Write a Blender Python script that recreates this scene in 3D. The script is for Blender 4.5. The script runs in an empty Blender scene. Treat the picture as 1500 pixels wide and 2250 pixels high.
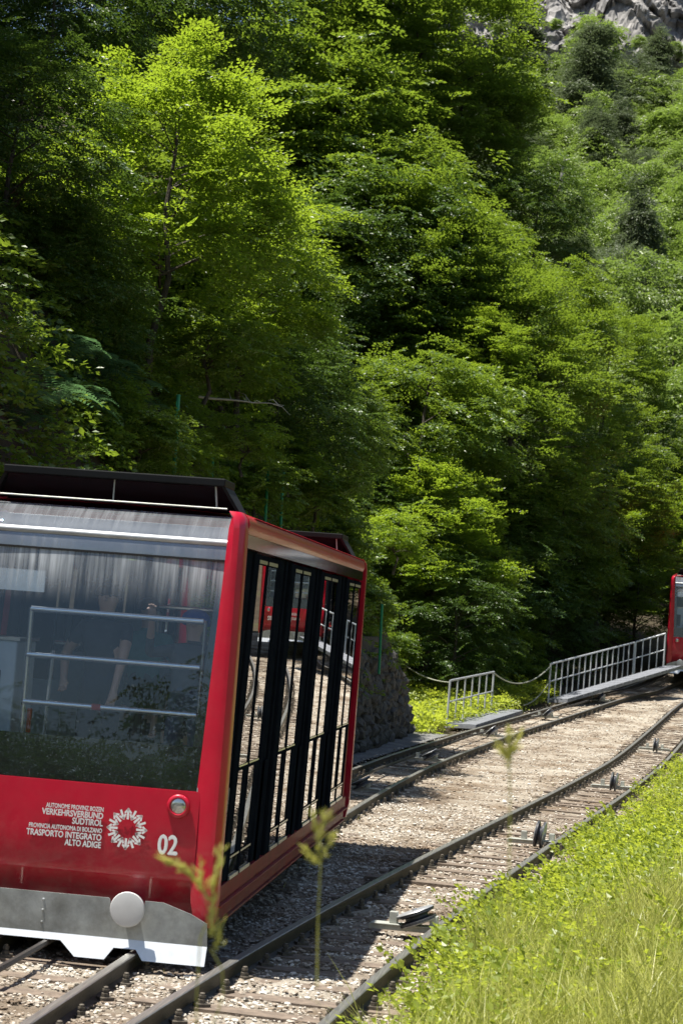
import bpy, math, random
import numpy as np
from mathutils import Vector, Matrix, Euler

# ------------------------------------------------------------------ camera, sky, sun
SC = bpy.context.scene
COL = SC.collection
TH = math.radians(8.0)                       # slope of the track
CT, ST = math.cos(TH), math.sin(TH)
F = 4400.0                                   # focal length in px of the 1500 px wide photograph
_T = np.array([487., 276., F]); _T /= np.linalg.norm(_T)
_a = math.radians(4.0)
_R = np.array([math.cos(_a), math.sin(_a), -(487*math.cos(_a)+276*math.sin(_a))/F]); _R /= np.linalg.norm(_R)
_N = np.cross(_T, _R); _N = _N if _N[1] < 0 else -_N
_O = np.array([283-750., 2090-1125., F])*((F/290)/F) - 0.535*_R     # track point in camera axes
B = np.stack([_R, _T, _N])                   # camera axes -> track frame (l, u, h)
CAM = -B @ _O                                # camera in the track frame

def W(l, u, h):
    return Vector((l, u*CT-h*ST, u*ST+h*CT))
def Wd(v):
    return Vector((v[0], v[1]*CT-v[2]*ST, v[1]*ST+v[2]*CT))

cam = bpy.data.cameras.new("camera"); camo = bpy.data.objects.new("camera", cam); COL.objects.link(camo)
cam.sensor_fit = 'HORIZONTAL'; cam.sensor_width = 24.0; cam.lens = F/1500*24
cam.clip_start = 0.5; cam.clip_end = 3000
m = Matrix.Identity(4)
for j, ax in enumerate(([1, 0, 0], [0, -1, 0], [0, 0, -1])):
    d = Wd(B @ np.array(ax, float))
    for i in range(3): m[i][j] = d[i]
m.translation = W(*CAM)
camo.matrix_world = m
cam.dof.use_dof = True; cam.dof.focus_distance = 24.0; cam.dof.aperture_fstop = 5.0
SC.camera = camo

SUN = Wd(np.array([-1.03, -0.33, 3.5])).normalized()      # towards the sun
sun = bpy.data.lights.new("sun", 'SUN'); suno = bpy.data.objects.new("sun", sun); COL.objects.link(suno)
sun.energy = 5.0; sun.angle = math.radians(0.5); sun.color = (1.0, 0.95, 0.86)
suno.rotation_euler = SUN.to_track_quat('Z', 'Y').to_euler()
suno.location = (0, 0, 60)
wd = bpy.data.worlds.new("World"); SC.world = wd; wd.use_nodes = True
nt = wd.node_tree
sky = nt.nodes.new("ShaderNodeTexSky"); sky.sky_type = 'NISHITA'; sky.sun_disc = False
sky.sun_elevation = math.asin(SUN.z); sky.sun_rotation = math.atan2(SUN.x, SUN.y)
bg = nt.nodes["Background"]; bg.inputs[1].default_value = 0.064
nt.links.new(sky.outputs[0], bg.inputs[0])
vs = SC.view_settings
vs.view_transform = 'Standard'; vs.look = 'None'; vs.exposure = 1.05; vs.gamma = 1.0; vs.use_curve_mapping = False
SC.cycles.max_bounces = 8; SC.cycles.transparent_max_bounces = 12
SC.cycles.transmission_bounces = 4; SC.cycles.glossy_bounces = 4; SC.cycles.diffuse_bounces = 2
SC.cycles.use_denoising = True
SC.cycles.sample_clamp_indirect = 6.0

rng = np.random.default_rng(7)
random.seed(7)

# ------------------------------------------------------------------ track geometry tables
def curve(us, vs_):
    uu = np.arange(-80, 340, 0.5)
    v = np.interp(uu, us, vs_)
    k = np.hanning(21); k /= k.sum()
    v = np.convolve(np.pad(v, 10, mode='edge'), k, mode='valid')
    v[:10] = np.interp(uu[:10], us, vs_); v[-10:] = np.interp(uu[-10:], us, vs_)
    return lambda u: np.interp(u, uu, v)
PA = [2.07e-07, 2.6327e-05, -2.64928e-04, .02136401, .029307673]
PB = [1.172e-06, -1.0735e-04, 3.004271e-03, .09420797, 1.882573832]
def polyc(P, lo, hi, slo, shi):
    def f(u):
        u = np.asarray(u, float); c = np.clip(u, lo, hi)
        return np.polyval(P, c)+slo*(u-c)*(u < lo)+shi*(u-c)*(u > hi)
    return f
lA = polyc(PA, -5, 54, .025, .20)
lB = polyc(PB, -3, 52, .08, .20)
HT_U = [-400, 30, 34, 39, 43, 46, 51, 54, 60, 66, 80, 95, 134, 188, 196, 210, 340]
HT_V = [0, 0, .06, .17, .32, .47, .86, 1.06, 1.35, 1.9, 5.2, 11, 30, 57, 72, 96, 140]
hT = curve(HT_U, HT_V)
def sm(x, a, b):
    t = np.clip((x-a)/(b-a), 0, 1); return t*t*(3-2*t)
def lw(u):                                   # foot of the retaining wall / hillside, left of track A
    a = np.interp(u, [-80, 0, 10, 20, 30, 34], [-2.0, -1.75, -1.55, -1.0, -.3, -.05])
    b = np.interp(u, [34, 36, 50, 56, 70, 95, 340], [-.05, -3.2, -3.0, 1.0, 4.5, 7.0, 30])
    return np.where(u < 34, a, b)
def G(l, u):                                 # terrain height in the track frame
    l = np.asarray(l, float); u = np.asarray(u, float)
    h = hT(u) - 0.15
    d = np.maximum(lw(u)-l, 0)
    k = 1-sm(u, 33.6, 35.5)
    wall = 2.1*sm(d, 0.0, 0.5)*k
    hill = (2.0*k+0.55*(1-k))*np.minimum(np.maximum(d-.3*k, 0), 2.4) + (1.0*k+0.75*(1-k))*np.maximum(d-2.7, 0)
    fade = (1-sm(u, 80, 110))*sm(u, -6, 2)
    h = h + (wall+hill)*fade
    r = l-(lB(u)+1.0)
    bank = (0.62*sm(r, 0, 2.6)+0.10*np.maximum(r-2.6, 0))*(1-sm(u, 55, 90))
    dip = -0.25*sm(r, 0.0, 0.4)*(1-sm(r, .4, .9))*0
    return h+bank+dip
def noise2(x, y, seed=0, octv=4):            # cheap value noise
    out = np.zeros_like(np.asarray(x, float)); amp = 1.0
    for o in range(octv):
        s = 2.0**o
        xi = np.floor(x*s); yi = np.floor(y*s); xf = x*s-xi; yf = y*s-yi
        xf = xf*xf*(3-2*xf); yf = yf*yf*(3-2*yf)
        def hsh(a, b):
            v = np.sin(a*127.1+b*311.7+seed*74.7+o*17.3)*43758.5453
            return v-np.floor(v)
        v = (hsh(xi, yi)*(1-xf)+hsh(xi+1, yi)*xf)*(1-yf)+(hsh(xi, yi+1)*(1-xf)+hsh(xi+1, yi+1)*xf)*yf
        out += amp*(v-.5); amp *= .5
    return out
def hit(px, py, zmax=320.0):                 # where the sight line through a photo point meets the terrain
    v = np.array([px-750., py-1125., F])/F
    z = np.arange(8, zmax, 0.1)
    P = (B @ (v[:, None]*z[None, :] - _O[:, None]))
    ok = np.nonzero(P[2] <= G(P[0], P[1]))[0]
    i = ok[0] if len(ok) else len(z)-1
    return P[:, i], z[i]
def atZ(px, py, Z):
    return B @ (np.array([px-750., py-1125., F])*(Z/F)-_O)

# ------------------------------------------------------------------ materials
def mat(name):
    m = bpy.data.materials.new(name); m.use_nodes = True
    n = m.node_tree.nodes; return m, n, m.node_tree.links, n["Principled BSDF"]
def simple(name, col, rough=.5, metal=0.0, coat=0.0, var=0.0, scale=8.0, bump=0.0, bscale=60.0, spec=.5, stretch=None):
    m, n, L, p = mat(name)
    p.inputs["Base Color"].default_value = (*col, 1); p.inputs["Roughness"].default_value = rough
    p.inputs["Metallic"].default_value = metal; p.inputs["Coat Weight"].default_value = coat
    p.inputs["Coat Roughness"].default_value = .05; p.inputs["Specular IOR Level"].default_value = spec
    tc = n.new("ShaderNodeTexCoord"); src = tc.outputs["Object"]
    if stretch:
        mp = n.new("ShaderNodeMapping"); mp.inputs["Scale"].default_value = stretch; L.new(src, mp.inputs[0]); src = mp.outputs[0]
    if var:
        no = n.new("ShaderNodeTexNoise"); no.inputs["Scale"].default_value = scale; no.inputs["Detail"].default_value = 6
        no.inputs["Roughness"].default_value = .65
        L.new(src, no.inputs["Vector"])
        r = n.new("ShaderNodeValToRGB"); r.color_ramp.elements[0].position = .3; r.color_ramp.elements[1].position = .7
        r.color_ramp.elements[0].color = (*[max(0, c*(1-var)) for c in col], 1)
        r.color_ramp.elements[1].color = (*[min(1, c*(1+var)) for c in col], 1)
        L.new(no.outputs["Fac"], r.inputs[0]); L.new(r.outputs[0], p.inputs["Base Color"])
    if bump:
        nb = n.new("ShaderNodeTexNoise"); nb.inputs["Scale"].default_value = bscale; nb.inputs["Detail"].default_value = 5
        L.new(src, nb.inputs["Vector"])
        b = n.new("ShaderNodeBump"); b.inputs["Strength"].default_value = bump; b.inputs["Distance"].default_value = .02
        L.new(nb.outputs["Fac"], b.inputs["Height"]); L.new(b.outputs[0], p.inputs["Normal"])
    return m
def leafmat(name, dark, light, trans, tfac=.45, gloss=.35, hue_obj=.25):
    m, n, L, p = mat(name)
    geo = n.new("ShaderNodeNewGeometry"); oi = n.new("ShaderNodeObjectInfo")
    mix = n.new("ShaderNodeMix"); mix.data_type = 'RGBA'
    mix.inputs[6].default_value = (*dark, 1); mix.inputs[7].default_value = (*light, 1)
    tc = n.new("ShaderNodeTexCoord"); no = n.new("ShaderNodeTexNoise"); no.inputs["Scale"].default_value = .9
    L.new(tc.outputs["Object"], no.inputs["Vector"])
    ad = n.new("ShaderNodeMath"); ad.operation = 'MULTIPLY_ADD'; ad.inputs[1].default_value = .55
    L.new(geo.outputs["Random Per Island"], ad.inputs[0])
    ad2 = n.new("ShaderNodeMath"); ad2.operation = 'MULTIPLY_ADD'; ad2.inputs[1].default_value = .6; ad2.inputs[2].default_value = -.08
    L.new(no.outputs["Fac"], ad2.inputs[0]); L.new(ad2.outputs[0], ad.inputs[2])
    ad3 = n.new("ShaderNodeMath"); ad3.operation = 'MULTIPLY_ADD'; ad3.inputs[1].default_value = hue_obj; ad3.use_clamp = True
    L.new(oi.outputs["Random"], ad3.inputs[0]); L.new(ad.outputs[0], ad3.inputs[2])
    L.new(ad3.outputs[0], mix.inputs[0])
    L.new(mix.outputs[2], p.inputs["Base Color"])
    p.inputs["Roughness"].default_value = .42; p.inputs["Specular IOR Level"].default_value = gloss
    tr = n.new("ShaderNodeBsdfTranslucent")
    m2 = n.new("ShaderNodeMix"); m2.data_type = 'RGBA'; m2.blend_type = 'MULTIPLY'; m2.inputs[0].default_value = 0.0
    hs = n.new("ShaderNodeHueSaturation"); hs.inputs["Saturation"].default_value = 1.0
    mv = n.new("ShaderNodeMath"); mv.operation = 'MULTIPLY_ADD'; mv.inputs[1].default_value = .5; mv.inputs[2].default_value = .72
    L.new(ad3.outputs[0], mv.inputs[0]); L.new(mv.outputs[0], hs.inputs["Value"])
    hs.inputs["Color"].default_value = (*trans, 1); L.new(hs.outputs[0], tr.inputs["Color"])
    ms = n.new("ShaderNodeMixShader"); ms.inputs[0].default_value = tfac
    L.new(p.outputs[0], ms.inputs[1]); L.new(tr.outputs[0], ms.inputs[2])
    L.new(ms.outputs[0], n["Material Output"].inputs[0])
    return m
def glassmat(name, tint, refl=1.0, ior=1.5, rough=0.0, dust_sheen=None, gcol=(1, 1, 1)):
    m, n, L, p = mat(name); n.remove(p)
    out = n["Material Output"]
    t = n.new("ShaderNodeBsdfTransparent"); t.inputs[0].default_value = (*tint, 1)
    g = n.new("ShaderNodeBsdfGlossy"); g.inputs["Roughness"].default_value = rough; g.inputs[0].default_value = (*gcol, 1)
    fr = n.new("ShaderNodeFresnel"); fr.inputs[0].default_value = ior
    mu = n.new("ShaderNodeMath"); mu.operation = 'MULTIPLY'; mu.inputs[1].default_value = refl; mu.use_clamp = True
    L.new(fr.outputs[0], mu.inputs[0])
    ms = n.new("ShaderNodeMixShader"); L.new(mu.outputs[0], ms.inputs[0]); L.new(t.outputs[0], ms.inputs[1]); L.new(g.outputs[0], ms.inputs[2])
    last = ms.outputs[0]
    if dust_sheen:
        tc = n.new("ShaderNodeTexCoord"); mp = n.new("ShaderNodeMapping"); mp.inputs["Scale"].default_value = (15, 1, .45)
        L.new(tc.outputs["Object"], mp.inputs[0])
        no = n.new("ShaderNodeTexNoise"); no.inputs["Scale"].default_value = 1.6; no.inputs["Detail"].default_value = 7; no.inputs["Roughness"].default_value = .62
        L.new(mp.outputs[0], no.inputs["Vector"])
        no2 = n.new("ShaderNodeTexNoise"); no2.inputs["Scale"].default_value = 1.7; no2.inputs["Detail"].default_value = 3
        L.new(tc.outputs["Object"], no2.inputs["Vector"])
        sx = n.new("ShaderNodeSeparateXYZ"); L.new(tc.outputs["Object"], sx.inputs[0])
        mr = n.new("ShaderNodeMapRange"); mr.inputs[1].default_value = 2.56; mr.inputs[2].default_value = 3.02; mr.inputs[3].default_value = 0.0; mr.inputs[4].default_value = 1.0
        mr.interpolation_type = 'SMOOTHSTEP'; L.new(sx.outputs[2], mr.inputs[0])
        r = n.new("ShaderNodeValToRGB"); r.color_ramp.elements[0].position = .38; r.color_ramp.elements[1].position = .66
        L.new(no.outputs["Fac"], r.inputs[0])
        r2 = n.new("ShaderNodeValToRGB"); r2.color_ramp.elements[0].position = .3; r2.color_ramp.elements[0].color = (.3, .3, .3, 1); r2.color_ramp.elements[1].position = .68
        L.new(no2.outputs["Fac"], r2.inputs[0])
        a0 = n.new("ShaderNodeMath"); a0.operation = 'MULTIPLY'; L.new(r.outputs[0], a0.inputs[0]); L.new(mr.outputs[0], a0.inputs[1]); a = n.new("ShaderNodeMath"); a.operation = 'MULTIPLY'; L.new(a0.outputs[0], a.inputs[0]); L.new(r2.outputs[0], a.inputs[1])
        b = n.new("ShaderNodeMath"); b.operation = 'MULTIPLY_ADD'; b.inputs[1].default_value = dust_sheen[0]; b.inputs[2].default_value = dust_sheen[1]
        L.new(a.outputs[0], b.inputs[0])
        c = n.new("ShaderNodeMath"); c.operation = 'MULTIPLY_ADD'; c.inputs[1].default_value = dust_sheen[1]*.8
        sheen_ = n.new("ShaderNodeMath"); sheen_.operation = 'MULTIPLY_ADD'; sheen_.inputs[1].default_value = dust_sheen[0]*.12; L.new(mr.outputs[0], sheen_.inputs[0]); L.new(b.outputs[0], sheen_.inputs[2]); L.new(r2.outputs[0], c.inputs[0]); L.new(sheen_.outputs[0], c.inputs[2])  # even haze toward the top: a painted sheen on top of the dirt streaks
        sp = n.new("ShaderNodeTexVoronoi"); sp.inputs["Scale"].default_value = 26; L.new(tc.outputs["Object"], sp.inputs["Vector"])
        lt = n.new("ShaderNodeMath"); lt.operation = 'LESS_THAN'; lt.inputs[1].default_value = .055; L.new(sp.outputs["Distance"], lt.inputs[0])
        lt2 = n.new("ShaderNodeMath"); lt2.operation = 'MULTIPLY'; lt2.inputs[1].default_value = .35; L.new(lt.outputs[0], lt2.inputs[0])
        c2 = n.new("ShaderNodeMath"); c2.operation = 'ADD'; c2.use_clamp = True; L.new(c.outputs[0], c2.inputs[0]); L.new(lt2.outputs[0], c2.inputs[1])
        df = n.new("ShaderNodeBsdfDiffuse"); df.inputs[0].default_value = (.72, .77, .82, 1)
        tl = n.new("ShaderNodeBsdfTranslucent"); tl.inputs[0].default_value = (.72, .77, .82, 1)
        dm = n.new("ShaderNodeMixShader"); dm.inputs[0].default_value = .5; L.new(df.outputs[0], dm.inputs[1]); L.new(tl.outputs[0], dm.inputs[2])
        m2 = n.new("ShaderNodeMixShader"); L.new(c2.outputs[0], m2.inputs[0]); L.new(last, m2.inputs[1]); L.new(dm.outputs[0], m2.inputs[2])
        last = m2.outputs[0]
    L.new(last, out.inputs[0])
    return m

M = {}
M['red'] = simple('red_paint', (.47, .0018, .024), .35, coat=.3, var=.12, scale=2.0, bump=.015, bscale=3)
def dusty(m, z0, z1, amt, col=(.30, .23, .17)):
    n = m.node_tree.nodes; L = m.node_tree.links; p = n["Principled BSDF"]; src = p.inputs["Base Color"].links[0].from_socket
    tc = n.new("ShaderNodeTexCoord"); sx = n.new("ShaderNodeSeparateXYZ"); L.new(tc.outputs["Object"], sx.inputs[0])
    mr = n.new("ShaderNodeMapRange"); mr.inputs[1].default_value = z1; mr.inputs[2].default_value = z0; mr.inputs[3].default_value = .10; L.new(sx.outputs[2], mr.inputs[0])
    no = n.new("ShaderNodeTexNoise"); no.inputs["Scale"].default_value = 7; no.inputs["Detail"].default_value = 9; no.inputs["Roughness"].default_value = .75; L.new(tc.outputs["Object"], no.inputs["Vector"])
    rr = n.new("ShaderNodeValToRGB"); rr.color_ramp.elements[0].position = .42; rr.color_ramp.elements[1].position = .75; L.new(no.outputs["Fac"], rr.inputs[0])
    mu = n.new("ShaderNodeMath"); mu.operation = 'MULTIPLY'; L.new(mr.outputs[0], mu.inputs[0]); L.new(rr.outputs[0], mu.inputs[1])
    m2 = n.new("ShaderNodeMath"); m2.operation = 'MULTIPLY'; m2.inputs[1].default_value = amt; L.new(mu.outputs[0], m2.inputs[0])
    mx = n.new("ShaderNodeMix"); mx.data_type = 'RGBA'; L.new(m2.outputs[0], mx.inputs[0]); L.new(src, mx.inputs[6]); mx.inputs[7].default_value = (*col, 1)
    L.new(mx.outputs[2], p.inputs["Base Color"])
    m3 = n.new("ShaderNodeMath"); m3.operation = 'MULTIPLY_ADD'; m3.inputs[1].default_value = .5; m3.inputs[2].default_value = p.inputs["Roughness"].default_value; L.new(m2.outputs[0], m3.inputs[0]); L.new(m3.outputs[0], p.inputs["Roughness"])
dusty(M['red'], .30, 1.0, .45)
M['redside'] = simple('red_side_shaded', (.20, .006, .014), .5, coat=.1, spec=.2, var=.25, scale=3)  # darker copy of the body red; the side's shade is in the colour
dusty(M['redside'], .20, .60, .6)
M['roofred'] = simple('roof_red', (.30, .006, .02), .45, coat=.3, var=.2)
M['black'] = simple('black_frame', (.010, .012, .016), .6, spec=.0, var=.3, scale=5)
M['rubber'] = simple('black_rubber', (.01, .01, .01), .7)
M['blackglass'] = simple('black_enamel', (.006, .006, .007), .06, spec=.6)
M['fairing'] = simple('dark_fairing', (.008, .009, .010), .55, spec=.15, var=.3, scale=2)
M['fairglass'] = simple('smoked_glass', (.012, .014, .018), .05, spec=.8)
M['alu'] = simple('brushed_aluminium', (.62, .63, .65), .28, metal=1)
M['chrome'] = simple('polished_steel', (.90, .91, .92), .24, metal=.85)
M['mirrorrail'] = simple('mirror_strip', (.46, .41, .37), .07, metal=1, bump=.02, bscale=2.5)
M['zinc'] = simple('galvanised_plate', (.36, .38, .38), .5, metal=.55, var=.28, scale=5, bump=.05, bscale=40)
M['zinclow'] = simple('galvanised_flap_lit', (.66, .69, .72), .42, metal=.35, var=.12, scale=9)  # paler copy of the plate zinc; the flap's sunlit white is in the colour
M['buffer'] = simple('buffer_grey', (.56, .56, .56), .5, metal=.2, var=.05)
M['white'] = simple('white_print', (.82, .82, .80), .6)
M['sticker'] = simple('sticker', (.52, .52, .44), .6)
M['lens'] = simple('lamp_lens', (.55, .56, .55), .1, metal=.7)
M['cabin'] = simple('cabin_grey', (.34, .39, .46), .5, var=.1)
M['cabinl'] = simple('console_grey', (.60, .66, .70), .45, var=.06)
M['cabind'] = simple('cabin_dark', (.03, .035, .045), .6)
M['under'] = simple('underframe', (.015, .015, .016), .7, var=.4)
M['wind'] = glassmat('windscreen_glass', (.80, .87, .94), 1.5, dust_sheen=(1.5, .012), gcol=(.55, .74, 1.0))
M['head'] = glassmat('header_glass', (.74, .80, .86), 2.2, dust_sheen=(.20, .09), gcol=(.75, .87, 1.0))
M['side'] = glassmat('side_glass', (.85, .88, .90), 1.75, ior=1.6)
M['railside'] = simple('rail_rust', (.048, .040, .028), .6, metal=.2, var=.45, scale=14, bump=.25, bscale=60, stretch=(1, .25, 1))
M['railtop'] = simple('rail_head', (.36, .35, .32), .42, metal=.85, var=.4, scale=10, stretch=(8, .25, 1))
M['sleeper'] = simple('sleeper_rust', (.150, .116, .088), .85, var=.4, scale=9, bump=.4, bscale=35)
M['bolt'] = simple('bolt_steel', (.11, .095, .075), .65, metal=.35, var=.4, scale=30)
M['roller'] = simple('roller_rubber', (.045, .047, .055), .42, var=.3)
M['rollerrim'] = simple('roller_rim', (.42, .43, .44), .4, metal=.5, var=.25)
M['bracket'] = simple('bracket_grey', (.40, .41, .37), .5, metal=.25, var=.25)
M['cable'] = simple('cable_steel', (.045, .040, .036), .55, metal=.4)
M['rail_galv'] = simple('railing_galv', (.46, .48, .50), .5, metal=.45, var=.2, scale=6)
M['deck'] = simple('deck_grating', (.20, .21, .235), .6, metal=.3, var=.2)
M['rope'] = simple('rope_fibre', (.26, .27, .22), .9)
M['oldwood'] = simple('old_wood', (.20, .16, .11), .9, var=.4, scale=14)
M['greenpost'] = simple('green_post', (.012, .20, .085), .45, var=.2)
M['bark'] = simple('bark', (.055, .046, .036), .95, var=.5, scale=7, bump=.6, bscale=25)
M['deadbark'] = simple('bleached_wood', (.42, .40, .36), .9, var=.25)
M['stone'] = simple('wall_stone', (.085, .080, .072), .9, var=.5, scale=6, bump=.7, bscale=22)
M['mortar'] = simple('wall_core', (.05, .047, .042), .95, var=.4)
M['gravelm'] = None

def groundmat(name, cols, scale, bump, bs, vscale=None):
    m, n, L, p = mat(name)
    tc = n.new("ShaderNodeTexCoord")
    no = n.new("ShaderNodeTexNoise"); no.inputs["Scale"].default_value = scale; no.inputs["Detail"].default_value = 9; no.inputs["Roughness"].default_value = .68
    L.new(tc.outputs["Object"], no.inputs["Vector"])
    r = n.new("ShaderNodeValToRGB"); e = r.color_ramp.elements
    e[0].position = .30; e[0].color = (*cols[0], 1); e[1].position = .72; e[1].color = (*cols[-1], 1)
    for i, c in enumerate(cols[1:-1]):
        k = e.new(.30+.42*(i+1)/(len(cols)-1)); k.color = (*c, 1)
    L.new(no.outputs["Fac"], r.inputs[0])
    fine = n.new("ShaderNodeTexNoise"); fine.inputs["Scale"].default_value = bs; fine.inputs["Detail"].default_value = 6; fine.inputs["Roughness"].default_value = .7
    L.new(tc.outputs["Object"], fine.inputs["Vector"])
    mx = n.new("ShaderNodeMix"); mx.data_type = 'RGBA'; mx.blend_type = 'OVERLAY'; mx.inputs[0].default_value = .75
    L.new(r.outputs[0], mx.inputs[6]); L.new(fine.outputs["Fac"], mx.inputs[7])
    L.new(mx.outputs[2], p.inputs["Base Color"]); p.inputs["Roughness"].default_value = .95; p.inputs["Specular IOR Level"].default_value = .2
    b = n.new("ShaderNodeBump"); b.inputs["Strength"].default_value = bump; b.inputs["Distance"].default_value = .04
    L.new(fine.outputs["Fac"], b.inputs["Height"]); L.new(b.outputs[0], p.inputs["Normal"])
    return m
M['bed'] = groundmat('ballast_bed', [(.17, .135, .105), (.28, .24, .19), (.38, .34, .28), (.47, .43, .37)], .9, .9, 34)
M['soil'] = groundmat('forest_soil', [(.030, .024, .016), (.055, .042, .028), (.05, .055, .02)], .8, 1.0, 6)
M['farsoil'] = groundmat('far_slope_soil', [(.05, .065, .02), (.07, .08, .03), (.10, .09, .05)], .1, 1.0, .8)
M['banksoil'] = groundmat('bank_soil', [(.10, .10, .03), (.14, .15, .04), (.17, .15, .08)], 1.5, 1.0, 12)
def stonemat(name, a, b, rnd=True):
    m, n, L, p = mat(name)
    g = n.new("ShaderNodeNewGeometry"); r = n.new("ShaderNodeValToRGB"); e = r.color_ramp.elements
    e[0].position = 0; e[0].color = (*a, 1); e[1].position = 1; e[1].color = (*b, 1)
    k = e.new(.12); k.color = (.22, .17, .12, 1); k = e.new(.5); k.color = (*[(x+y)*.5 for x, y in zip(a, b)], 1)
    L.new(g.outputs["Random Per Island"], r.inputs[0])
    tc = n.new("ShaderNodeTexCoord"); no = n.new("ShaderNodeTexNoise"); no.inputs["Scale"].default_value = 30; no.inputs["Detail"].default_value = 5
    L.new(tc.outputs["Object"], no.inputs["Vector"])
    mx = n.new("ShaderNodeMix"); mx.data_type = 'RGBA'; mx.blend_type = 'OVERLAY'; mx.inputs[0].default_value = .5
    L.new(r.outputs[0], mx.inputs[6]); L.new(no.outputs["Fac"], mx.inputs[7]); L.new(mx.outputs[2], p.inputs["Base Color"])
    p.inputs["Roughness"].default_value = .9; p.inputs["Specular IOR Level"].default_value = .25
    return m
M['gravelm'] = stonemat('ballast_stone', (.25, .215, .172), (.64, .61, .55))

def patchy(m, sc, lo, inp="Base Color"):
    n = m.node_tree.nodes; L = m.node_tree.links; p = n["Principled BSDF"]; src = p.inputs[inp].links[0].from_socket
    tc = n.new("ShaderNodeTexCoord"); no = n.new("ShaderNodeTexNoise"); no.inputs["Scale"].default_value = sc; no.inputs["Detail"].default_value = 7; no.inputs["Roughness"].default_value = .7
    L.new(tc.outputs["Object"], no.inputs["Vector"]); r = n.new("ShaderNodeValToRGB"); r.color_ramp.elements[0].position = .38; r.color_ramp.elements[1].position = .56
    r.color_ramp.elements[0].color = (*lo, 1); r.color_ramp.elements[1].color = (1, 1, 1, 1); L.new(no.outputs["Fac"], r.inputs[0])
    mx = n.new("ShaderNodeMix"); mx.data_type = 'RGBA'; mx.blend_type = 'MULTIPLY'; mx.inputs[0].default_value = 1; L.new(src, mx.inputs[6]); L.new(r.outputs[0], mx.inputs[7]); L.new(mx.outputs[2], p.inputs[inp])
patchy(M['bed'], .75, (.55, .47, .40)); patchy(M['gravelm'], .75, (.58, .50, .43)); patchy(M['zinc'], 2.2, (.72, .70, .66))
M['rock'] = groundmat('cliff_rock', [(.07, .07, .075), (.18, .175, .17), (.30, .29, .28), (.42, .41, .39)], .22, 1.0, 2.2)
M['leafA'] = leafmat('leaf_hornbeam', (.046, .102, .012), (.108, .166, .020), (.39, .54, .035), .40, gloss=.5)
M['leafB'] = leafmat('leaf_beech', (.042, .094, .014), (.092, .148, .022), (.30, .43, .035), .34, gloss=.5)
M['leafD'] = leafmat('leaf_shaded', (.028, .066, .013), (.056, .105, .018), (.15, .25, .03), .28, gloss=.5)  # darker leaf copy for trees in shade; the shade is put into the colour
M['leafF'] = leafmat('leaf_far', (.075, .125, .028), (.155, .205, .045), (.30, .44, .07), .32, gloss=.4, hue_obj=.6)
M['needle'] = leafmat('needle_far', (.066, .092, .046), (.115, .140, .078), (.18, .24, .10), .28, gloss=.2, hue_obj=.3)
M['grassm'] = leafmat('grass_blade', (.08, .12, .02), (.42, .42, .11), (.56, .60, .13), .38, gloss=.4)
M['drygrass'] = leafmat('seed_grass', (.46, .45, .14), (.62, .58, .22), (.80, .80, .24), .45)
M['weed'] = leafmat('weed_leaf', (.08, .14, .014), (.23, .27, .028), (.55, .64, .06), .44, gloss=.5)
M['fernm'] = leafmat('fern_leaf', (.038, .095, .046), (.066, .130, .062), (.14, .28, .10), .35)

# ------------------------------------------------------------------ mesh helpers
def tagit(o, label=None, cat=None, group=None, kind=None):
    if label: o['label'] = label
    if cat: o['category'] = cat
    if group: o['group'] = group
    if kind: o['kind'] = kind
    return o
def link(name, me, parent=None, loc=None, rot=None, scale=None):
    o = bpy.data.objects.new(name, me); COL.objects.link(o)
    if parent: o.parent = parent
    if loc is not None: o.location = loc
    if rot is not None: o.rotation_euler = rot
    if scale is not None: o.scale = (scale,)*3 if isinstance(scale, (int, float)) else scale
    return o
def empty(name, loc=(0, 0, 0), rot=(0, 0, 0)):
    o = bpy.data.objects.new(name, None); o.empty_display_size = .2; COL.objects.link(o); o.location = loc; o.rotation_euler = rot; return o
def npmesh(name, V, Fc, mats, smooth=False, mi=None):
    """verts (N,3) and faces (M,k), one k"""
    V = np.ascontiguousarray(V, np.float32); Fc = np.ascontiguousarray(Fc, np.int32)
    me = bpy.data.meshes.new(name); nf, k = Fc.shape
    me.vertices.add(len(V)); me.vertices.foreach_set("co", V.ravel())
    me.loops.add(nf*k); me.loops.foreach_set("vertex_index", Fc.ravel())
    me.polygons.add(nf); me.polygons.foreach_set("loop_start", np.arange(0, nf*k, k, dtype=np.int32))
    if mi is not None: me.polygons.foreach_set("material_index", np.ascontiguousarray(mi, np.int32))
    me.polygons.foreach_set("use_smooth", np.full(nf, bool(smooth)))
    for x in (mats if isinstance(mats, (list, tuple)) else [mats]): me.materials.append(x)
    me.update(calc_edges=True); return me

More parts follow.
